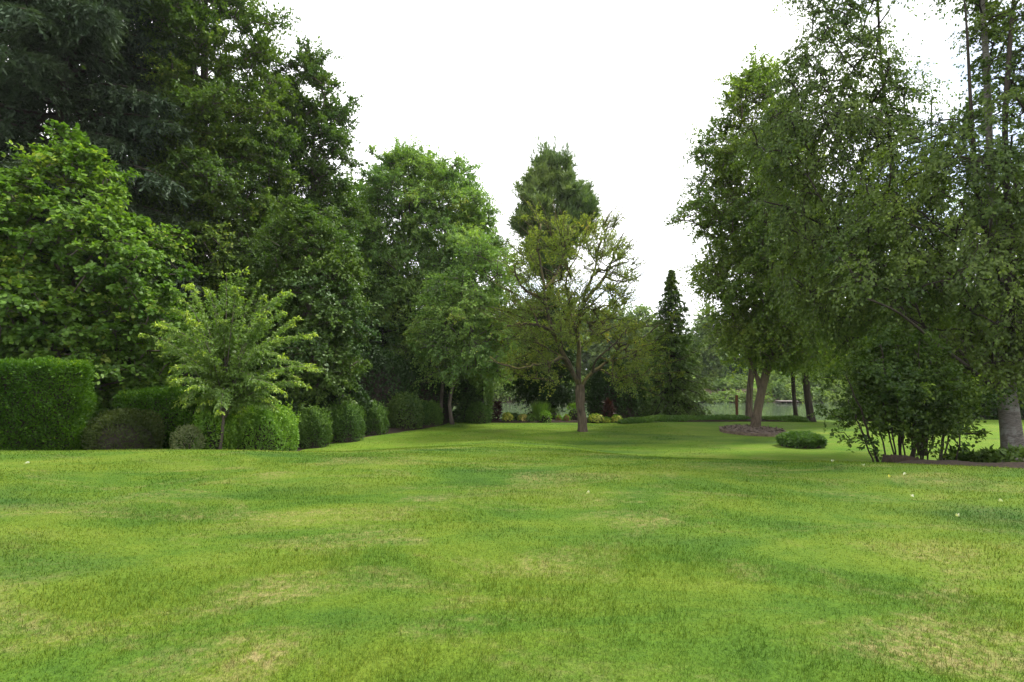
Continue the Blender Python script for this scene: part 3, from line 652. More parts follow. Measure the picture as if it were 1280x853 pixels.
# ================================================================== centre
def mossy_tree():
    r = np.random.default_rng(81); D = 24.0
    base = np.array(at(728, 538, D)); base[2] = float(H(base[0], D)) - .05
    root = empty('mossy_tree', base, 'old mossy tree with thin yellow green leaves standing alone mid lawn', 'tree')
    tp = np.array([base, at(727.5, 522, D), at(725.5, 505, D), at(725, 492, D), at(725.3, 481, D)]); tn = smooth_path(tp, 60)
    h = np.linspace(0, 1, 60)
    mb = MB(); tube(mb, tn, (.185 + .03 * np.exp(-h * 9) + .025 * np.sin(h * 11) * h - .02 * h + .04 * np.exp(-((h - 1) / .2) ** 2)), 44, .1, 5, .16); mb.build('trunk', M['mossbark'], root)
    limbs = [
     ([(725, 484, 0), (723.5, 470, 0), (723, 432, .1), (722, 419, .2), (726, 396, .2), (728, 380, .1), (733, 362, 0), (741, 345, -.2), (747, 320, -.3), (752, 296, -.3)], .1),
     ([(724, 484, 0), (718, 470, -.2), (704, 444, -.5), (691, 413, -.8), (684, 390, -.9), (680, 361, -.8), (676, 335, -.6), (673, 300, -.5), (676, 280, -.4)], .095),
     ([(727, 486, 0), (731, 476, 0), (740, 466, .3), (757, 454, .6), (776, 439, .9), (792, 427, 1.1), (807, 419, 1.3), (822, 408, 1.5)], .085),
     ([(712, 461, -.35), (704, 448, -.9), (688, 453, -1.5), (670, 456, -1.9), (650, 460, -2.2), (629, 456, -2.4), (612, 446, -2.6)], .075),
     ([(694, 420, -.75), (685, 412, -1.2), (672, 406, -1.6), (652, 404, -1.9), (634, 408, -2.1)], .075),
     ([(722.5, 425, .15), (719, 411, .6), (712, 401, 1.0), (699, 399, 1.4), (688, 396, 1.7)], .07),
     ([(727, 398, .2), (738, 404, -.4), (748, 401, -.9), (759, 407, -1.4), (768, 404, -1.7)], .065),
     ([(729, 379, .1), (740, 367, .5), (756, 346, .9), (768, 318, 1.2), (779, 292, 1.4)], .085),
     ([(680, 361, -.8), (690, 352, -.2), (699, 336, .3), (707, 312, .5), (716, 288, .6)], .07),
     ([(682, 380, -.9), (672, 369, -1.2), (660, 365, -1.5), (648, 352, -1.7), (642, 330, -1.8)], .07),
     ([(722, 420, .15), (712, 380, .9), (708, 350, 1.2), (722, 318, 1.4), (730, 290, 1.5)], .06),
     ([(741, 345, -.2), (757, 336, -1.0), (776, 330, -1.5), (795, 322, -1.8)], .05),
     ([(756, 346, .9), (775, 352, 1.5), (794, 348, 1.9), (806, 340, 2.1)], .045),
     ([(740, 467, .3), (746, 450, -.4), (766, 432, -1.0), (790, 404, -1.4)], .05),
     ([(704, 444, -.5), (694, 430, .4), (676, 425, 1.2), (655, 418, 1.8)], .05)]
    nodes, par = list(tn[::8]), [-1] + list(range(len(tn[::8]) - 1)); n_t = len(nodes)
    for pts, rd in limbs:
        P = smooth_path(np.array([at(a, b, D + d) for a, b, d in pts]), 26)
        P[4:-1] += r.normal(0, .022, (21, 3)); k = np.linspace(0, 1, 26)
        mb = MB(); tube(mb, P, rd * 1.12 * (1 - .72 * k ** .9) * (1 + .12 * np.sin(k * 25 + rd * 99)), 12, .07, int(rd * 1e4)); mb.build('limb', M['mosslimb'], root)
        last = int(np.argmin(np.linalg.norm(np.array(nodes) - P[0], axis=1)))
        for p in P[3::3]: nodes.append(p); par.append(last); last = len(nodes) - 1
    rows = [(282, 664, 750), (298, 646, 790), (330, 630, 802), (380, 622, 802), (420, 622, 812), (455, 630, 812), (478, 645, 812)]
    Cn, ow, R = sample_rows(rows, D, 310, r, .85, .58, .4, .6, .5)
    zlim = at(0, 432, D)[2]; xc = xat(727, D)   # bare middle under the crown
    low = (Cn[:, 2] < zlim) & (np.abs(Cn[:, 0] - xc) < 1.15); Cn, ow = Cn[~low], ow[~low]
    ext = np.array([at(a + r.normal(0, 5), b + r.normal(0, 5), 24 + r.uniform(0, 3)) for a, b in [(800, 430), (815, 445), (830, 420), (838, 455), (845, 470), (835, 400), (805, 470), (815, 490), (826, 478), (795, 455), (785, 470), (640, 440), (628, 425), (650, 470), (620, 440)] for _ in range(1)])
    Cn = np.concatenate([Cn, ext]); ow = np.concatenate([ow, ext - [xc, 24, zlim]])
    A, paths, cnt, n0 = grow(nodes, par, None, Cn, r, .1, .45)
    mb = MB()
    for idx in paths:
        k = len(idx); rd = np.maximum(.03 * (np.maximum(cnt[np.array(idx)], 1) / 6) ** .5, .012); tube(mb, A[np.array(idx)], np.minimum(rd, .05), 5)
    # long bare whips leaving the crown
    for _ in range(330):
        i = int(r.integers(0, len(Cn))); p = Cn[i]; o = nrm(ow[i] + np.array([0, 0, .9]) + r.normal(0, .45, 3)); ln = r.uniform(.5, 1.5)
        tube(mb, np.array([p, p + o * ln * .5 + r.normal(0, .04, 3), p + o * ln + r.normal(0, .1, 3)]), [.016, .012, .007], 4)
    mb2, tint, tips = foliage(Cn, ow, .55, r, dict(L=.085, W=.052), 10, 17, .12, .8, .4, 1., .1, .5)
    dirv = nrm(tips[:, 1] - tips[:, 0]); s_ = nrm(np.cross(dirv, r.normal(0, 1, dirv.shape))) * .011
    V = np.stack([tips[:, 0] - s_, tips[:, 0] + s_, tips[:, 1] + dirv * .15], 1).reshape(-1, 3); mb.add(V, np.arange(len(V)).reshape(-1, 3))
    mb.build('branchwork', M['mosslimb'], root); mb2.build('crown', M['yellow'], root, tint=tint)
mossy_tree()
tree('pine_tree', 'tall pointed evergreen rising above the mossy tree from the river edge', 'tree', 31.5, 690,
     [(203, 680, 692), (216, 664, 714), (238, 653, 730), (258, 648, 742), (274, 645, 752), (292, 648, 736), (315, 656, 716), (345, 670, 704)],
     'pine', .3, .05, 'needle', n=230, rc=.6, tw=10, lv=24, r0=.2, seed=27, flat=.7, up=.9, droop=-.15, upb=.3, hang=-.5, bark='darkbark', mind=.5,
     trunk=[(690, 524, 0), (689, 460, 0), (688, 400, 0), (687, 330, 0), (686, 270, 0), (686, 215, 0)])
tree('evergreen_tree', 'rounded dark evergreen with low skirts behind the flower bed left of the mossy trunk', 'tree', 30.8, 684,
     [(370, 672, 698), (410, 652, 716), (445, 642, 720), (480, 640, 722), (500, 650, 712)],
     'dark', .13, .075, n=190, rc=.6, tw=10, lv=22, r0=.2, seed=28, bark='darkbark', mind=.45, droop=.4, topfrac=.7)
shrub('evergreen_shrub', 'dark rounded evergreen shrub behind the flower bed right of the mossy trunk', 'shrub', (hz(768, 29.9), 30.0), 1.65, 1.3, 3.1, 'dark', 20000, .13, .07, 75, core=.78, wild=.9, wob=.12)
shrub('green_shrub', 'mid green shrub with lighter leaves right of the dark rounded evergreen', 'shrub', (hz(795, 30.3), 30.4), .8, .8, 2.3, 'alder', 6000, .13, .075, 76, core=.6, wild=1.)
conifer('cypress_tree', 'narrow dark pointed conifer with drooping boughs beside the ground cover strip', 32, 840, at(0, 336, 32)[2], -.95, 2.75, 'cedar', 77, .13, 330, .6, .12, (.16, .045), .45, 1.4, .95, hangs=.8, skirt=.03)

# ================================================================== right side
tree('shade_tree', 'leaning shade tree growing from the oval mulch ring', 'tree', 24, 942,
     [(96, 940, 972), (130, 905, 1000), (180, 882, 1020), (235, 862, 1030), (262, 850, 1032), (300, 872, 1036), (345, 868, 1040), (385, 888, 1045), (425, 905, 1045), (452, 935, 1030)],
     'beech', .12, .085, n=520, rc=.72, tw=11, lv=21, r0=.165, seed=29, flat=.5, droop=.35, mind=.5, bark='mossbark',
     trunk=[(942, 542, 0), (947, 515, 0), (953, 485, 0), (959, 462, 0), (964, 435, 0), (962, 380, .2), (955, 300, .2), (955, 200, 0)],
     stems=[[(957, 468, 0), (968, 452, -.4), (980, 442, -.8), (1000, 428, -1.3), (1022, 400, -1.8)], [(950, 490, 0), (936, 445, .4), (918, 400, .5), (900, 350, .5), (880, 290, .3)]])
tree('bank_tree', 'thick leaning trunk standing behind the mulch ring tree at the river edge', 'tree', 29.6, 935,
     [(190, 915, 990), (260, 895, 1020), (340, 900, 1030), (410, 905, 1030), (450, 925, 1010)], 'beech', .16, .1, n=170, rc=.9, tw=9, lv=17, r0=.15, seed=30, bark='mossbark',
     trunk=[(935, 527, 0), (937, 490, 0), (941, 450, 0), (944, 380, 0), (950, 280, 0)])
tree('bank_tree', 'thin straight dark trunk at the river edge nearer the mulch ring', 'tree', 30.2, 994,
     [(300, 975, 1030), (360, 960, 1045), (410, 962, 1040), (445, 975, 1030)], 'beech', .16, .1, n=110, rc=.85, tw=9, lv=17, r0=.1, seed=32, bark='darkbark',
     trunk=[(994, 527, 0), (992, 490, 0), (991, 450, 0), (992, 380, 0)])
tree('bank_tree', 'stout dark trunk leaning left at the river edge beside the thin straight one', 'tree', 28.6, 1013,
     [(270, 1000, 1080), (340, 985, 1100), (410, 985, 1095), (450, 1000, 1080)], 'beech', .16, .1, n=150, rc=.85, tw=9, lv=17, r0=.16, seed=33, bark='darkbark',
     trunk=[(1013, 529, 0), (1010, 500, 0), (1006, 460, 0), (1003, 430, 0), (1008, 360, 0)])
tree('weeping_birch', 'tall weeping birch with long hanging sprays left of the grey trunked birch', 'tree', 17.5, 1150,
     [(-190, 1060, 1130), (-110, 1020, 1160), (-40, 1000, 1150), (30, 992, 1140), (80, 975, 1138), (130, 952, 1150), (200, 945, 1180), (270, 955, 1190), (340, 972, 1195), (395, 1005, 1200), (430, 1030, 1195)],
     'birch', .09, .062, thin=(120, .12), n=540, rc=.72, tw=11, lv=19, r0=.1, seed=34, flat=.5, droop=.75, up=0., hang=.7, mind=.5, bark='darkbark', depth=.7,
     trunk=[(1150, 548, 0), (1146, 500, 0), (1140, 430, 0), (1130, 330, 0), (1115, 200, 0), (1100, 60, 0), (1095, -100, 0)],
     stems=[[(1140, 430, 0), (1100, 360, -.6), (1050, 290, -1), (1010, 220, -1)], [(1128, 300, 0), (1160, 220, .5), (1165, 120, .5)]])
tree('birch_tree', 'grey trunked birch with many stems at the right edge of the picture', 'tree', 14, 1264,
     [(-230, 1190, 1330), (-120, 1175, 1350), (0, 1222, 1360), (60, 1230, 1360), (120, 1205, 1370), (180, 1110, 1370), (240, 1080, 1370), (310, 1060, 1370), (380, 1055, 1370), (430, 1090, 1360), (462, 1150, 1340)],
     'birch', .082, .06, thin=(185, .25), n=700, rc=.55, tw=10, lv=19, r0=.2, seed=35, flat=.55, droop=.5, hang=.5, mind=.5, bark='birchbark', depth=.75, up=.1,
     trunk=[(1264, 570, 0), (1263, 530, 0), (1258, 490, 0), (1254, 450, 0), (1250, 380, .2), (1240, 260, .4), (1236, 160, .4), (1232, 60, .3), (1222, -60, .2), (1220, -150, 0)],
     stems=[[(1258, 500, 0), (1238, 480, -.5), (1205, 455, -1.1), (1170, 430, -1.7), (1145, 408, -2.1), (1118, 388, -2.4), (1085, 374, -2.6)],
            [(1256, 480, 0), (1262, 400, -.4), (1262, 300, -.6), (1256, 180, -.6), (1262, 60, -.6), (1275, -80, -.5)],
            [(1259, 500, 0), (1285, 430, .3), (1300, 320, .5), (1310, 180, .5), (1320, 20, .5)],
            [(1246, 330, .3), (1222, 240, -.1), (1214, 140, -.3), (1208, 30, -.4), (1200, -60, -.4)],
            [(1254, 460, 0), (1228, 420, .8), (1200, 370, 1.2), (1172, 300, 1.4), (1160, 220, 1.4)]])
def multi_stem_shrub():
    r = np.random.default_rng(91); D = 12.6; x0 = xat(1132, D); base = np.array([x0, D, float(H(x0, D))])
    root = empty('stemmed_shrub', base, 'large dark shrub with many bare stems fanning from the mulch mound', 'shrub')
    rows = [(424, 1090, 1165), (440, 1066, 1185), (460, 1052, 1198), (485, 1044, 1208), (510, 1050, 1212), (534, 1066, 1205)]
    Cn, ow, R = sample_rows(rows, D, 215, r, .8, .36, .45, .6, .5)
    ends = [(1058, 470), (1068, 440), (1085, 425), (1100, 430), (1115, 440), (1120, 425), (1135, 435), (1150, 428), (1165, 440), (1180, 452), (1192, 465), (1202, 475), (1210, 500), (1060, 500), (1190, 480), (1145, 470)]
    nodes, par = [base], [-1]
    for i, (px, py) in enumerate(ends):
        b = base + np.array([(px - 1132) * .0085 + r.normal(0, .06), r.normal(0, .14), -.03]); e = np.array(at(px, py, D + r.uniform(-.8, .8))); mid = b * .45 + e * .55 + np.array([0, 0, .18]); t = np.linspace(0, 1, 16)[:, None]
        P = (1 - t) ** 2 * b + 2 * t * (1 - t) * mid + t * t * e + r.normal(0, .012, (16, 3)); mb = MB(); w = .019 if i % 5 else .034
        tube(mb, P, np.linspace(w, .009, 16), 8, .05, i); mb.build('stem', M['darkbark'], root); last = 0
        for p in P[4::3]: nodes.append(p); par.append(last); last = len(nodes) - 1
    lowc = np.array([at(px + r.normal(0, 4), py + r.normal(0, 4), D + r.uniform(-.7, .4)) for px, py in [(1062, 545), (1052, 538), (1075, 552), (1085, 545), (1092, 560), (1100, 540), (1100, 560), (1165, 560), (1178, 555), (1190, 548), (1205, 552), (1215, 545), (1226, 540), (1186, 562), (1200, 562), (1170, 545), (1210, 530), (1070, 530), (1150, 555)]])
    C2 = np.concatenate([Cn, lowc]); ow = np.concatenate([ow, (lowc - base) * [1, 1, .2]]); rcs = .34
    A, paths, cnt, n0 = grow(nodes, par, None, C2, r, .1, .3); mb = MB()
    for idx in paths: tube(mb, A[np.array(idx)], np.linspace(.011, .006, len(idx)), 4)
    mb.build('branchwork', M['darkbark'], root)
    f1, t1, _ = foliage(C2[:len(Cn)], ow[:len(Cn)], rcs, r, dict(L=.075, W=.05), 9, 14, .25, .6, .2); f2, t2, _ = foliage(C2[len(Cn):], ow[len(Cn):], .2, r, dict(L=.085, W=.06), 6, 8, .1, .5, .1)
    f1.add(f2.V[0], f2.Fs[0]); f1.build('crown', M['bush'], root, tint=np.r_[t1, t2])
multi_stem_shrub()
drape('soil_mound', [(xat(1097, 11.6), 11.6), (xat(1110, 11.2), 11.2), (xat(1145, 11.3), 11.3), (xat(1165, 12), 12.0), (xat(1140, 13), 13.0), (xat(1105, 12.7), 12.7)], M['soil'], 'low heap of brown mulch at the foot of the stemmed shrub', .14, .06)
for i, (px, D, rx, hh, lab) in enumerate([(1236, 12.4, .42, .4, 'grey green leafy perennial in front of the birch trunk'), (1268, 11.6, .45, .38, 'grey green leafy perennial at the right edge before the birch'), (1216, 12.7, .3, .34, 'dark leafy perennial between the stemmed shrub and birch trunk'), (1190, 12.9, .3, .36, 'dark leafy perennial beneath the right side of the stemmed shrub')]):
    shrub('perennial_plant', lab, 'plant', (hz(px, D), D), rx, rx * .8, hh, 'alder' if i < 2 else 'ball', 320, .16, .07, 100 + i, core=0, wild=1., stems=0, upb=.6)
# oval mulch ring: a low timber edge round wood chips
def mulch_ring():
    cx, cy = xat(938, 23.9), 23.9; ax, ay = xat(975.5, 23.9) - cx, 1.75; k = 40; th = np.linspace(0, 2 * np.pi, k, endpoint=False)
    e = lambda s: np.c_[cx + ax * s * np.sign(np.cos(th)) * np.abs(np.cos(th)) ** 1.25, cy + ay * s * np.sign(np.sin(th)) * np.abs(np.sin(th)) ** 1.1]
    root = empty('mulch_ring', (cx, cy, float(H(cx, cy))), 'pointed oval ring of grey mulch edged with timber around the leaning tree', 'tree ring')
    r = np.random.default_rng(5)
    jit = 1 + r.normal(0, .012, (k, 1)); mid_ = np.array([[cx, cy]]); o, i_ = mid_ + (e(1.0) - mid_) * jit, mid_ + (e(.93) - mid_) * jit; zo = H(o[:, 0], o[:, 1]); zi = H(i_[:, 0], i_[:, 1]); hh = .11 + r.normal(0, .016, k)
    V = np.concatenate([np.c_[o, zo - .06], np.c_[o, zo + hh], np.c_[i_, zi + hh], np.c_[i_, zi - .06]]); a = np.arange(k); b_ = (a + 1) % k
    mb = MB(); mb.add(V, *[np.stack([a + k * q, b_ + k * q, b_ + k * (q + 1), a + k * (q + 1)], 1) for q in range(3)]); mb.build('edging', M['edge'], root, smooth=False)
    V, rings = [], np.linspace(.935, .01, 16)
    for s in rings: p = e(s); V.append(np.c_[p, H(p[:, 0], p[:, 1]) + .09 + .1 * (1 - s) + r.normal(0, .014, k)])
    i = np.arange(15)[:, None] * k; j = np.arange(k)[None]; j2 = (j + 1) % k
    mb = MB(); mb.add(np.concatenate(V), np.stack([i + j, i + j2, i + k + j2, i + k + j], -1).reshape(-1, 4)); n_ = 900; a_ = r.uniform(0, 6.3, n_); q_ = r.random(n_) ** .5 * .92; pp = np.c_[cx + ax * q_ * np.cos(a_), cy + ay * q_ * np.sin(a_)]; pp = np.c_[pp, H(pp[:, 0], pp[:, 1]) + .1 + .1 * (1 - q_)]
    leaves(mb, pp, r.normal(0, 1, (n_, 3)) * [1, 1, .3], r.normal(0, .5, (n_, 3)) + [0, 0, 1], .14, .06); mb.build('mulch', M['mulch'], root)
mulch_ring()
shrub('leafy_mound', 'low oval mound of leafy ground cover alone on the right lawn', 'plant', (hz(1000, 19.4), 19.4), .84, .75, .42, 'ivy', 9000, .085, .06, 110, core=.8, wild=.8, pw=2.6, upb=.7, stems=2)
# rusty steel post
def post():
    x = xat(920, 30.2); z = float(H(x, 30.2)); root = empty('steel_post', (x, 30.2, z - .2), 'slim rusty steel post standing at the river edge left of the trunks', 'post')
    mb = MB(); w = .055; hgt = at(0, 494, 30.2)[2] - z + .2
    P = np.array([(-w, -w), (w, -w), (w, -w * .6), (w * .2, -w * .6), (w * .2, w * .6), (w, w * .6), (w, w), (-w, w), (-w, w * .6), (-w * .2, w * .6), (-w * .2, -w * .6), (-w, -w * .6)]); k = 12
    V = np.concatenate([np.c_[P, np.zeros(k)], np.c_[P, np.full(k, hgt)]]) + np.array(root.location); a = np.arange(k); b_ = (a + 1) % k
    mb.add(V, np.stack([a, b_, b_ + k, a + k], 1), (a + k)[None]); mb.build('beam', M['rustpost'], root, smooth=False)
    mb = MB(); c = np.array(root.location) + [0, 0, .12]; V = np.array([(sx * .13, sy * .13, q) for q in (0, .1) for sx, sy in ((-1, -1), (1, -1), (1, 1), (-1, 1))]) + c
    mb.add(V, [[0, 1, 5, 4], [1, 2, 6, 5], [2, 3, 7, 6], [3, 0, 4, 7], [4, 5, 6, 7]]); mb.build('footing', M['dock'], root, smooth=False)
post()
# ground cover strips along the bank
def strip(name, label, px0, px1, yfun, wid, h, seed, n):
    h = h * .55
    r = np.random.default_rng(seed); u = r.uniform(0, 1, n); Yc = np.array([yfun(q) for q in u]); X = (px0 + (px1 - px0) * u - CX) / F * Yc
    v = r.uniform(-1, 1, n); end = np.sqrt(np.clip(1 - (2 * u - 1) ** 8, 0, 1)); Y = Yc + v * wid * end
    z = H(X, Y) + h * np.sqrt(np.clip(1 - v ** 2, 0, 1)) * end * (.8 + .25 * np.sin(X * 2.7) * np.sin(X * 1.1)) * (1 - .35 * r.random(n) ** 1.5)
    P = np.c_[X, Y, z]; A = r.normal(0, 1, (n, 3)) + [0, -.5, .5]; Nn = r.normal(0, .5, (n, 3)) + [0, -.3, .8]
    mb = MB(); leaves(mb, P, A, Nn, .11 * r.uniform(.7, 1.2, n), .075 * r.uniform(.7, 1.2, n)); o = mb.build(name, M['ivy'], None, tint=np.clip(.4 + .12 * np.sin(X * 3) + r.normal(0, .17, n), 0, 1))
    return tag(o, label, 'ground cover', 'ground cover strips along the river edge')
strip('ground_cover', 'long grey green ground cover strip curving from flower bed past the pointed conifer', 772, 935, lambda q: 27.6 + 1.6 * math.sin(q * 2.2) + .6 * q, .7, .42, 111, 16000)
strip('ground_cover', 'short ground cover strip between the mulch ring and the stout dark trunk', 952, 1006, lambda q: 29.2 - .3 * q, .6, .42, 112, 6000)
# flower bed plants
FB = [(622, 28.9, .1, .85, 'plum', 'needle', 'dark purple spiky plant at the left end of the flower bed'), (760, 28.3, .2, .95, 'plum', 'needle', 'dark purple spiky plant right of the mossy trunk in the flower bed'),
      (635, 28.5, .3, .42, 'gold', 'leaf', 'yellow flowering plant beside the left purple spike'), (654, 28.5, .3, .34, 'peach', 'leaf', 'peach and yellow flowering plant left of the tall grass clump'),
      (664, 28.3, .25, .36, 'ivy', 'leaf', 'pale green plant with pinkish blooms in front of the tall grass clump'), (682, 28.2, .32, .5, 'lime', 'leaf', 'fresh green plant right of the tall grass clump'),
      (698, 28.5, .14, .26, 'pink', 'leaf', 'small red pink flowering plant, left one of two'), (708, 28.4, .16, .3, 'pink', 'leaf', 'red pink flowering plant, right one of two near the mossy trunk'),
      (745, 28.1, .44, .38, 'gold', 'leaf', 'widest yellow flowering plant just right of the mossy trunk'), (757.5, 28.0, .2, .22, 'gold', 'leaf', 'small low yellow plant left of the right purple spike'), (770, 28.2, .3, .3, 'gold', 'leaf', 'pale yellow plant at the start of the ground cover strip'),
      (643, 29.4, .3, .32, 'ivy', 'leaf', 'leafy green plant behind the left yellow flowers'), (691, 29.3, .4, .55, 'alder', 'leaf', 'leafy plant behind the small red pink flowers'), (718, 29.3, .5, .8, 'lime', 'leaf', 'light green leafy plant directly left of the mossy trunk'),
      (667, 29.5, .4, .4, 'rust', 'leaf', 'dusky low plant behind the tall grass clump')]
for i, (px, D, rx, hh, mt, sh, lab) in enumerate(FB):
    two = mt in ('gold', 'peach', 'pink')
    root = shrub('spiky_plant' if sh == 'needle' else ('flowering_plant' if two else 'leafy_plant'), lab, 'plant', (xat(px, D), D), rx, rx, hh, 'lime' if two else mt, 500 if sh == 'leaf' else 260,
                 .09 if sh == 'leaf' else .28, .05 if sh == 'leaf' else .05, 120 + i, shape=sh, core=0 if sh == 'needle' else .7, stems=3, wild=.4, group='plants in the river edge flower bed')
    if two:
        r = np.random.default_rng(500 + i); P, ow = blob_shell(r, 420, rx * 1.05, rx * 1.05, hh * 1.04, 2.4, .06, .1); P = P + np.array(root.location); mb = MB()
        leaves(mb, P, nrm(np.cross(ow, r.normal(0, 1, P.shape))), ow + r.normal(0, .3, P.shape), .085, .08, 'broad'); mb.build('bloom', M[mt], root, tint=r.uniform(0, 1, 420))
def grass_clump():
    r = np.random.default_rng(140); D = 28.9; x = xat(676, D); root = empty('grass_clump', (x, D, float(H(x, D))), 'tall fountain of green ornamental grass in the flower bed', 'plant')
    n = 900; th = r.uniform(0, 6.3, n); b = np.array(root.location) + np.c_[np.cos(th) * r.uniform(0, .25, n), np.sin(th) * r.uniform(0, .25, n), np.zeros(n)]
    d = np.c_[np.cos(th) * r.uniform(0, .45, n), np.sin(th) * r.uniform(0, .45, n), np.ones(n)]; mb = MB(); leaves(mb, b, d, r.normal(0, 1, (n, 3)), r.uniform(.6, 1.1, n), .035, 'leaf')
    mb.build('blade_tuft', M['reed'], root, tint=r.uniform(.1, .9, n))
grass_clump()
# the shaded wood right of the river lawn
hedge('evergreen_hedge', 'dark tall evergreen hedge behind the birch trunk on the far right', xat(1185, 31), xat(1420, 31), 30.2, 32.2, 2.6, 'dark', 22000, .16, .09, 150, -1.2)
for i, (px, D, l, q, top, lab) in enumerate([(1230, 33, 1165, 1330, 250, 'dense dark tree filling the gap behind the birch stems'), (1120, 36, 1050, 1200, 330, 'shadowy green tree behind the stemmed shrub'), (1345, 33, 1270, 1430, 220, 'dark tree glimpsed at the right edge behind the birch')]):
    tree('woodland_tree', lab, 'tree', D, px, [(top, px - 25, px + 20), (top + 50, l + 20, q - 20), (430, l, q), (495, l + 5, q - 8)], 'beech' if i == 1 else 'oak', .22, .14, n=200, rc=1.05, tw=9, lv=17, r0=.3, seed=160 + i, group='shaded trees behind the birch')
shrub('green_shrub', 'dark shrub under the shadowy tree behind the stemmed shrub', 'shrub', (xat(1100, 32), 32), 3.2, 1.2, 1.9, 'oak', 9000, .18, .1, 165, core=.8, wild=.9)

# ================================================================== far bank
def far_bank():
    r = np.random.default_rng(170); mb = MB(); T = []
    for i in range(360):
        x = r.uniform(-62, 82); y = 79.6 + 7 * r.random() ** 1.4; rx = r.uniform(1.2, 2.6); h = r.uniform(1.1, 2.4) * (1.6 if x < 3 else 1.) * (.6 if 27 < x < 37 else 1)
        P, ow = blob_shell(r, 240, rx, 1.2, h, 2.2, .3, 0, .15); P = P + [x, y, float(H(x, y)) - .2]; n = len(P)
        leaves(mb, P, ow * .4 + nrm(r.normal(0, 1, P.shape)), ow + r.normal(0, .5, P.shape) + [0, 0, .4], .36 * r.uniform(.7, 1.2, n), .3 * r.uniform(.7, 1.2, n), 'leaf')
        T.append(np.clip(r.normal(.42, .17) + r.normal(0, .13, n), 0, 1))
    o = mb.build('riverside_scrub', M['far'], None, tint=np.concatenate(T)); tag(o, 'tangled green scrub covering the far river bank', 'scrub', None, 'stuff')
far_bank()
G = 'hazy green trees beyond the far bank'; LAB = 'one of the hazy green trees massed beyond the far river bank'
protos = [tree('far_tree', LAB, 'tree', 92, px, rows, 'far', .5, .34, n=nn, rc=2.1, tw=9, lv=15, r0=.28, seed=180 + i, group=G, twigs=False) for i, (px, rows, nn) in enumerate([
    (770, [(388, 758, 780), (405, 742, 795), (435, 735, 800), (462, 745, 792)], 75), (700, [(375, 688, 712), (400, 670, 728), (440, 664, 735), (465, 675, 722)], 85), (620, [(392, 610, 632), (415, 590, 648), (445, 588, 652), (470, 600, 640)], 75)])]
r = np.random.default_rng(190)
for i in range(34):
    px = 360 + i * 29.5 + r.uniform(-8, 8); D = r.uniform(93, 104) if i % 2 else r.uniform(110, 128)
    if 808 < px < 925 and D < 105: D = r.uniform(112, 126)
    s = r.uniform(.62, .85) if 800 < px < 930 else r.uniform(.8, 1.2)
    x = xat(px, D); copy_tree(protos[i % 3], (x, D, float(H(x, D))), r.uniform(0, 6.3), (s * r.uniform(1, 1.3), s))
x = xat(802, 91); copy_tree(protos[1], (x, 91, float(H(x, 91))), 1.0, (.9, .86))
tree('bank_poplar', 'light grey green tree with leaning pale trunk on the far bank', 'tree', 87.5, 879, [(393, 877, 892), (402, 872, 900), (425, 868, 908), (448, 867, 910), (468, 873, 902)], 'far', .42, .3, n=110, rc=1.6, tw=9, lv=15, r0=.4, seed=195, bark='birchbark',
     trunk=[(876, 492, 0), (879, 478, 0), (883, 464, 0), (887, 430, 0), (886, 405, 0)], twigs=False)
for i, (px, top) in enumerate([(910, 438), (921, 446)]):
    conifer('far_conifer', ['small dark blue green conifer on the far bank right of the leaning pale trunk', 'smallest dark conifer on the far bank nearest the mulch ring tree'][i], 94, px, at(0, top, 94)[2], .8, 2.0, 'fardk', 196 + i, .12, 46, .3, .1, (.7, .22), .9, .5)
def dock():
    D = 78.6; x0, x1 = xat(971, D), xat(994, D); root = empty('river_dock', ((x0 + x1) / 2, D, -3.0), 'small pale floating dock on the far side of the river', 'dock'); b = np.array(root.location); hx = (x1 - x0) / 2
    bx = lambda mb, a, c: mb.add(np.array([(X, Y, Z) for Z in (a[2], c[2]) for X, Y in ((a[0], a[1]), (c[0], a[1]), (c[0], c[1]), (a[0], c[1]))]) + b, [[0, 1, 5, 4], [1, 2, 6, 5], [2, 3, 7, 6], [3, 0, 4, 7], [4, 5, 6, 7], [3, 2, 1, 0]])
    mb = MB()
    for k in range(9): X = -hx + 2 * hx * k / 9; bx(mb, (X, -.8, .26), (X + 2 * hx / 9 - .03, .8, .36))
    mb.build('deck', M['dock'], root, smooth=False)
    for k in range(4):
        mb = MB(); X = -hx + .15 + (2 * hx - .3) * k / 3; bx(mb, (X - .12, -.7, -.5), (X + .12, .7, .255)); mb.build('float', M['darkbark'], root, smooth=False)
dock()
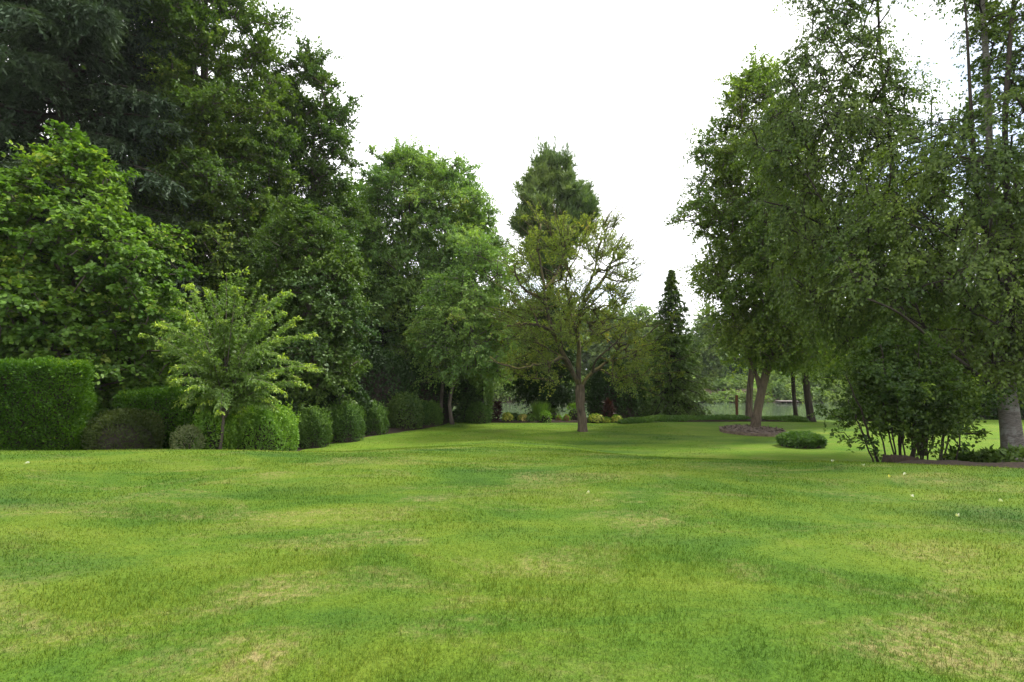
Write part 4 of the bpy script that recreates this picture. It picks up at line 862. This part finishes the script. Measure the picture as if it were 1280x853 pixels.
def house():
    D = 134; x = xat(995, D); z = float(H(x, D)); root = empty('house', (x, D, z), 'pale house glimpsed between trunks beyond the far bank', 'house'); b = np.array(root.location)
    wall = plain_mat('pale house paint', ((.3, (.55, .48, .44)), (.7, (.66, .6, .55))), 2, .8, .05); roofm = plain_mat('grey roof shingle', ((.3, (.1, .09, .09)), (.7, (.2, .18, .17))), 6); gl = plain_mat('dark window glass', ((.3, (.02, .025, .03)), (.7, (.03, .035, .04))), 2, .1, 0)
    bx = lambda mb, a, c: mb.add(np.array([(X, Y, Z) for Z in (a[2], c[2]) for X, Y in ((a[0], a[1]), (c[0], a[1]), (c[0], c[1]), (a[0], c[1]))]) + b, [[0, 1, 5, 4], [1, 2, 6, 5], [2, 3, 7, 6], [3, 0, 4, 7], [4, 5, 6, 7], [3, 2, 1, 0]])
    mb = MB(); bx(mb, (-6, 0, -1), (6, 8, 3.2)); mb.add(np.array([(-6, 0, 3.2), (-6, 8, 3.2), (-6, 4, 5.3), (6, 0, 3.2), (6, 8, 3.2), (6, 4, 5.3)]) + b, [[0, 1, 2], [3, 5, 4]]); mb.build('wall', wall, root, smooth=False)
    mb = MB(); mb.add(np.array([(-6.5, -.6, 2.95), (6.5, -.6, 2.95), (6.5, 4, 5.45), (-6.5, 4, 5.45), (-6.5, 8.6, 2.95), (6.5, 8.6, 2.95)]) + b, [[0, 1, 2, 3], [3, 2, 5, 4]]); mb.build('roof', roofm, root, smooth=False)
    for X in (-4.2, -1.2, 2.8):
        mb = MB(); bx(mb, (X - .75, -.05, .9), (X + .75, -.01, 2.3)); f = mb.build('window', wall, root, smooth=False); mb = MB(); bx(mb, (X - .62, -.08, 1.0), (X + .62, -.055, 2.2)); p = mb.build('pane', gl, None, smooth=False); p.data.transform(__import__('mathutils').Matrix.Translation(-root.location)); p.parent = f
house()

# ================================================================== fallen leaves and turf
for i, (px, py, s, lab) in enumerate([(33, 583, .17, 'pale curled leaf lying near the big clipped hedge'), (735, 621, .09, 'single pale leaf lying on the turf in line with the mossy trunk'), (1079, 585, .12, 'pale leaf near the crest left of the mulch bed'), (1041, 580, .12, 'whitish leaf on the crest below the leafy mound'),
                                     (1251, 631, .09, 'pale leaf lying alone nearest the right edge'), (1140, 625, .1, 'faint leaf on the turf below the stemmed shrub'), (1131, 597, .1, 'pale leaf on the shaded turf in front of the mulch mound'), (1112, 600, .09, 'yellow leaf on the shaded turf before the mulch bed'), (1197, 650, .08, 'small pale leaf lowest on the right turf')]):
    d = ray(px, py); t = 1.0
    while (EYE + d * t)[2] > H(*(EYE + d * t)[:2]): t += .02
    s *= .44; p = EYE + d * t; rr = np.random.default_rng(i); mb = MB(); a = rr.uniform(0, 6.3); k = 7; u = np.linspace(0, 1, k); w = s * .42 * np.sin(np.pi * u ** .8) + .003
    Lc = np.c_[(u - .5) * s, w, .02 + .02 * np.sin(u * 3)]; Rc = np.c_[(u - .5) * s, -w, .025 + .02 * np.sin(u * 3 + 1)]; Cc = np.c_[(u - .5) * s, 0 * u, .008 + 0 * u]
    V = np.concatenate([Lc, Cc, Rc]); V = np.c_[V[:, 0] * math.cos(a) - V[:, 1] * math.sin(a), V[:, 0] * math.sin(a) + V[:, 1] * math.cos(a), V[:, 2] + .03] + p; q = np.arange(k - 1)
    mb.add(V, np.stack([q, q + 1, q + k + 1, q + k], 1), np.stack([q + k, q + k + 1, q + 2 * k + 1, q + 2 * k], 1))
    o = mb.build('fallen_leaf', M['gold'] if 'yellow' in lab else M['fallen'], None, tint=rr.uniform(.3, .9, 2 * (k - 1))); tag(o, lab, 'leaf', 'leaves fallen on the upper lawn')
    o.data.transform(__import__('mathutils').Matrix.Translation(-__import__('mathutils').Vector(p))); o.location = p

def turf():
    r = np.random.default_rng(200); Ps, hs, ws = [], [], []
    for d0, d1, rho, w, h in [(1.7, 3.6, 9000, .0036, .034), (3.6, 5.5, 5200, .005, .036), (5.5, 8.5, 2600, .0075, .031), (8.5, 12.5, 1250, .012, .03), (12.5, 18, 480, .018, .03), (18, 29, 170, .028, .03)]:
        half = math.radians(60); n = int(rho * half * (d1 ** 2 - d0 ** 2)); d = np.sqrt(r.uniform(d0 ** 2, d1 ** 2, n)); a = r.uniform(-half, half, n)
        x, y = d * np.sin(a), d * np.cos(a); keep = (x > -12) & (x < 13.5); x, y = x[keep], y[keep]
        bed = ((x > 7.2) & (y > 10.4 - (x - 7) * .3)) | ((y > 13.2) & (x < np.interp(y, [13.2, 13.6, 14.2, 15, 16.6, 19, 21.5, 23.4, 26.8], [-30, -12.2, -9.8, -8.1, -6.9, -6.55, -5.75, -4.6, -3.0]))) ; x, y = x[~bed], y[~bed]
        Ps.append(np.c_[x, y, H(x, y) - .004]); hs.append(np.full(len(x), h)); ws.append(np.full(len(x), w))
    P = np.concatenate(Ps); n = len(P); cell = (np.floor(P[:, 0] * 8.3 + .6 * np.sin(P[:, 1] * 5)) * 73856093 + np.floor(P[:, 1] * 7.1 + .6 * np.sin(P[:, 0] * 5)) * 19349663).astype(np.int64) % 997 / 997.
    h = np.concatenate(hs) * r.uniform(.5, 1.3, n) * (1 + (cell - .5) * np.interp(np.hypot(P[:, 0], P[:, 1]), [3, 7], [.7, .25])) * (.85 + .3 * np.sin(P[:, 0] * 2.1 + P[:, 1]) * np.sin(P[:, 1] * 2.7)); w = np.concatenate(ws) * r.uniform(.7, 1.2, n)
    th = r.uniform(0, 2 * np.pi, n); lean = np.abs(r.normal(.55, .4, n)); s = np.c_[np.cos(th), np.sin(th), np.zeros(n)]; az = r.uniform(0, 2 * np.pi, n); o = np.c_[np.cos(az) * lean, np.sin(az) * lean, np.ones(n)]; o = nrm(o)
    V = np.stack([P - s * w[:, None] / 2, P + s * w[:, None] / 2, P + o * h[:, None]], 1).reshape(-1, 3); mb = MB(); mb.add(V, np.arange(3 * n).reshape(n, 3))
    tag(mb.build('grass', M['blade'], None, tint=r.uniform(0, 1, n)), 'short mown grass of the upper lawn, mottled green and straw', 'grass', None, 'stuff')
turf()

# ================================================================== sky, sun, camera
SUN = nrm(np.array([.62, .3, 1.05])); elev = math.asin(SUN[2]); az = math.atan2(SUN[0], SUN[1])
w = bpy.data.worlds.new('World'); C.world = w; w.use_nodes = True; nt = w.node_tree; nt.nodes.clear()
sky = node(nt, 'TexSky', sky_type='NISHITA', sun_disc=False, sun_elevation=elev, sun_rotation=az, altitude=50, air_density=1., dust_density=1.5)
tc = node(nt, 'TexCoord'); mp = node(nt, 'Mapping'); mp.inputs['Scale'].default_value = (1, 1, 2.2); lk(nt, tc.outputs['Generated'], mp.inputs[0])
cl = noise(nt, mp.outputs[0], 2.4, 7, .55, .3)
fac = mapr(nt, cl, .33, .47, .15, 1.0)
cloud = ramp(nt, noise(nt, mp.outputs[0], 3.1, 5), (.3, (10.2, 10.3, 10.5)), (.7, (12.6, 12.6, 12.6)))
bg = node(nt, 'Background'); bg.inputs[1].default_value = .1
lk(nt, mixc(nt, fac, sky.outputs[0], cloud), bg.inputs[0]); ow_ = node(nt, 'OutputWorld'); lk(nt, bg.outputs[0], ow_.inputs[0])
import mathutils
sl = bpy.data.lights.new('sun', 'SUN'); sl.energy = 3.3; sl.angle = math.radians(10); sl.color = (1, .96, .88)
so = bpy.data.objects.new('sun', sl); COL.objects.link(so); so.rotation_euler = mathutils.Vector([float(v) for v in SUN]).to_track_quat('Z', 'Y').to_euler(); so.location = (20, 10, 40)
cam = bpy.data.cameras.new('camera'); cam.sensor_width = 36; cam.lens = 20; cam.clip_end = 4000; cam.clip_start = .05
co = bpy.data.objects.new('camera', cam); COL.objects.link(co); co.location = [float(v) for v in EYE]; co.rotation_euler = (math.pi / 2 + PITCH, 0, 0); C.camera = co
hz_m, nt, N = new_mat('thin summer haze'); pv = N('VolumePrincipled'); pv.inputs['Color'].default_value = (.93, .96, 1, 1); pv.inputs['Density'].default_value = .0002; pv.inputs['Anisotropy'].default_value = .3
oo = N('OutputMaterial'); lk(nt, pv.outputs[0], oo.inputs['Volume'])
mb = MB(); mb.add([(X, Y, Z) for Z in (-7, 36) for X, Y in ((-640, -60), (640, -60), (640, 1600), (-640, 1600))], [[3, 2, 1, 0], [4, 5, 6, 7], [0, 1, 5, 4], [1, 2, 6, 5], [2, 3, 7, 6], [3, 0, 4, 7]])
tag(mb.build('haze', hz_m, None, smooth=False), 'thin pale haze in the air', None, None, 'stuff')
C.view_settings.view_transform = 'Standard'; C.view_settings.look = 'None'; C.view_settings.exposure = 1.12; C.view_settings.gamma = 1
C.cycles.max_bounces = 7; C.cycles.diffuse_bounces = 4; C.cycles.transmission_bounces = 5; C.cycles.glossy_bounces = 3
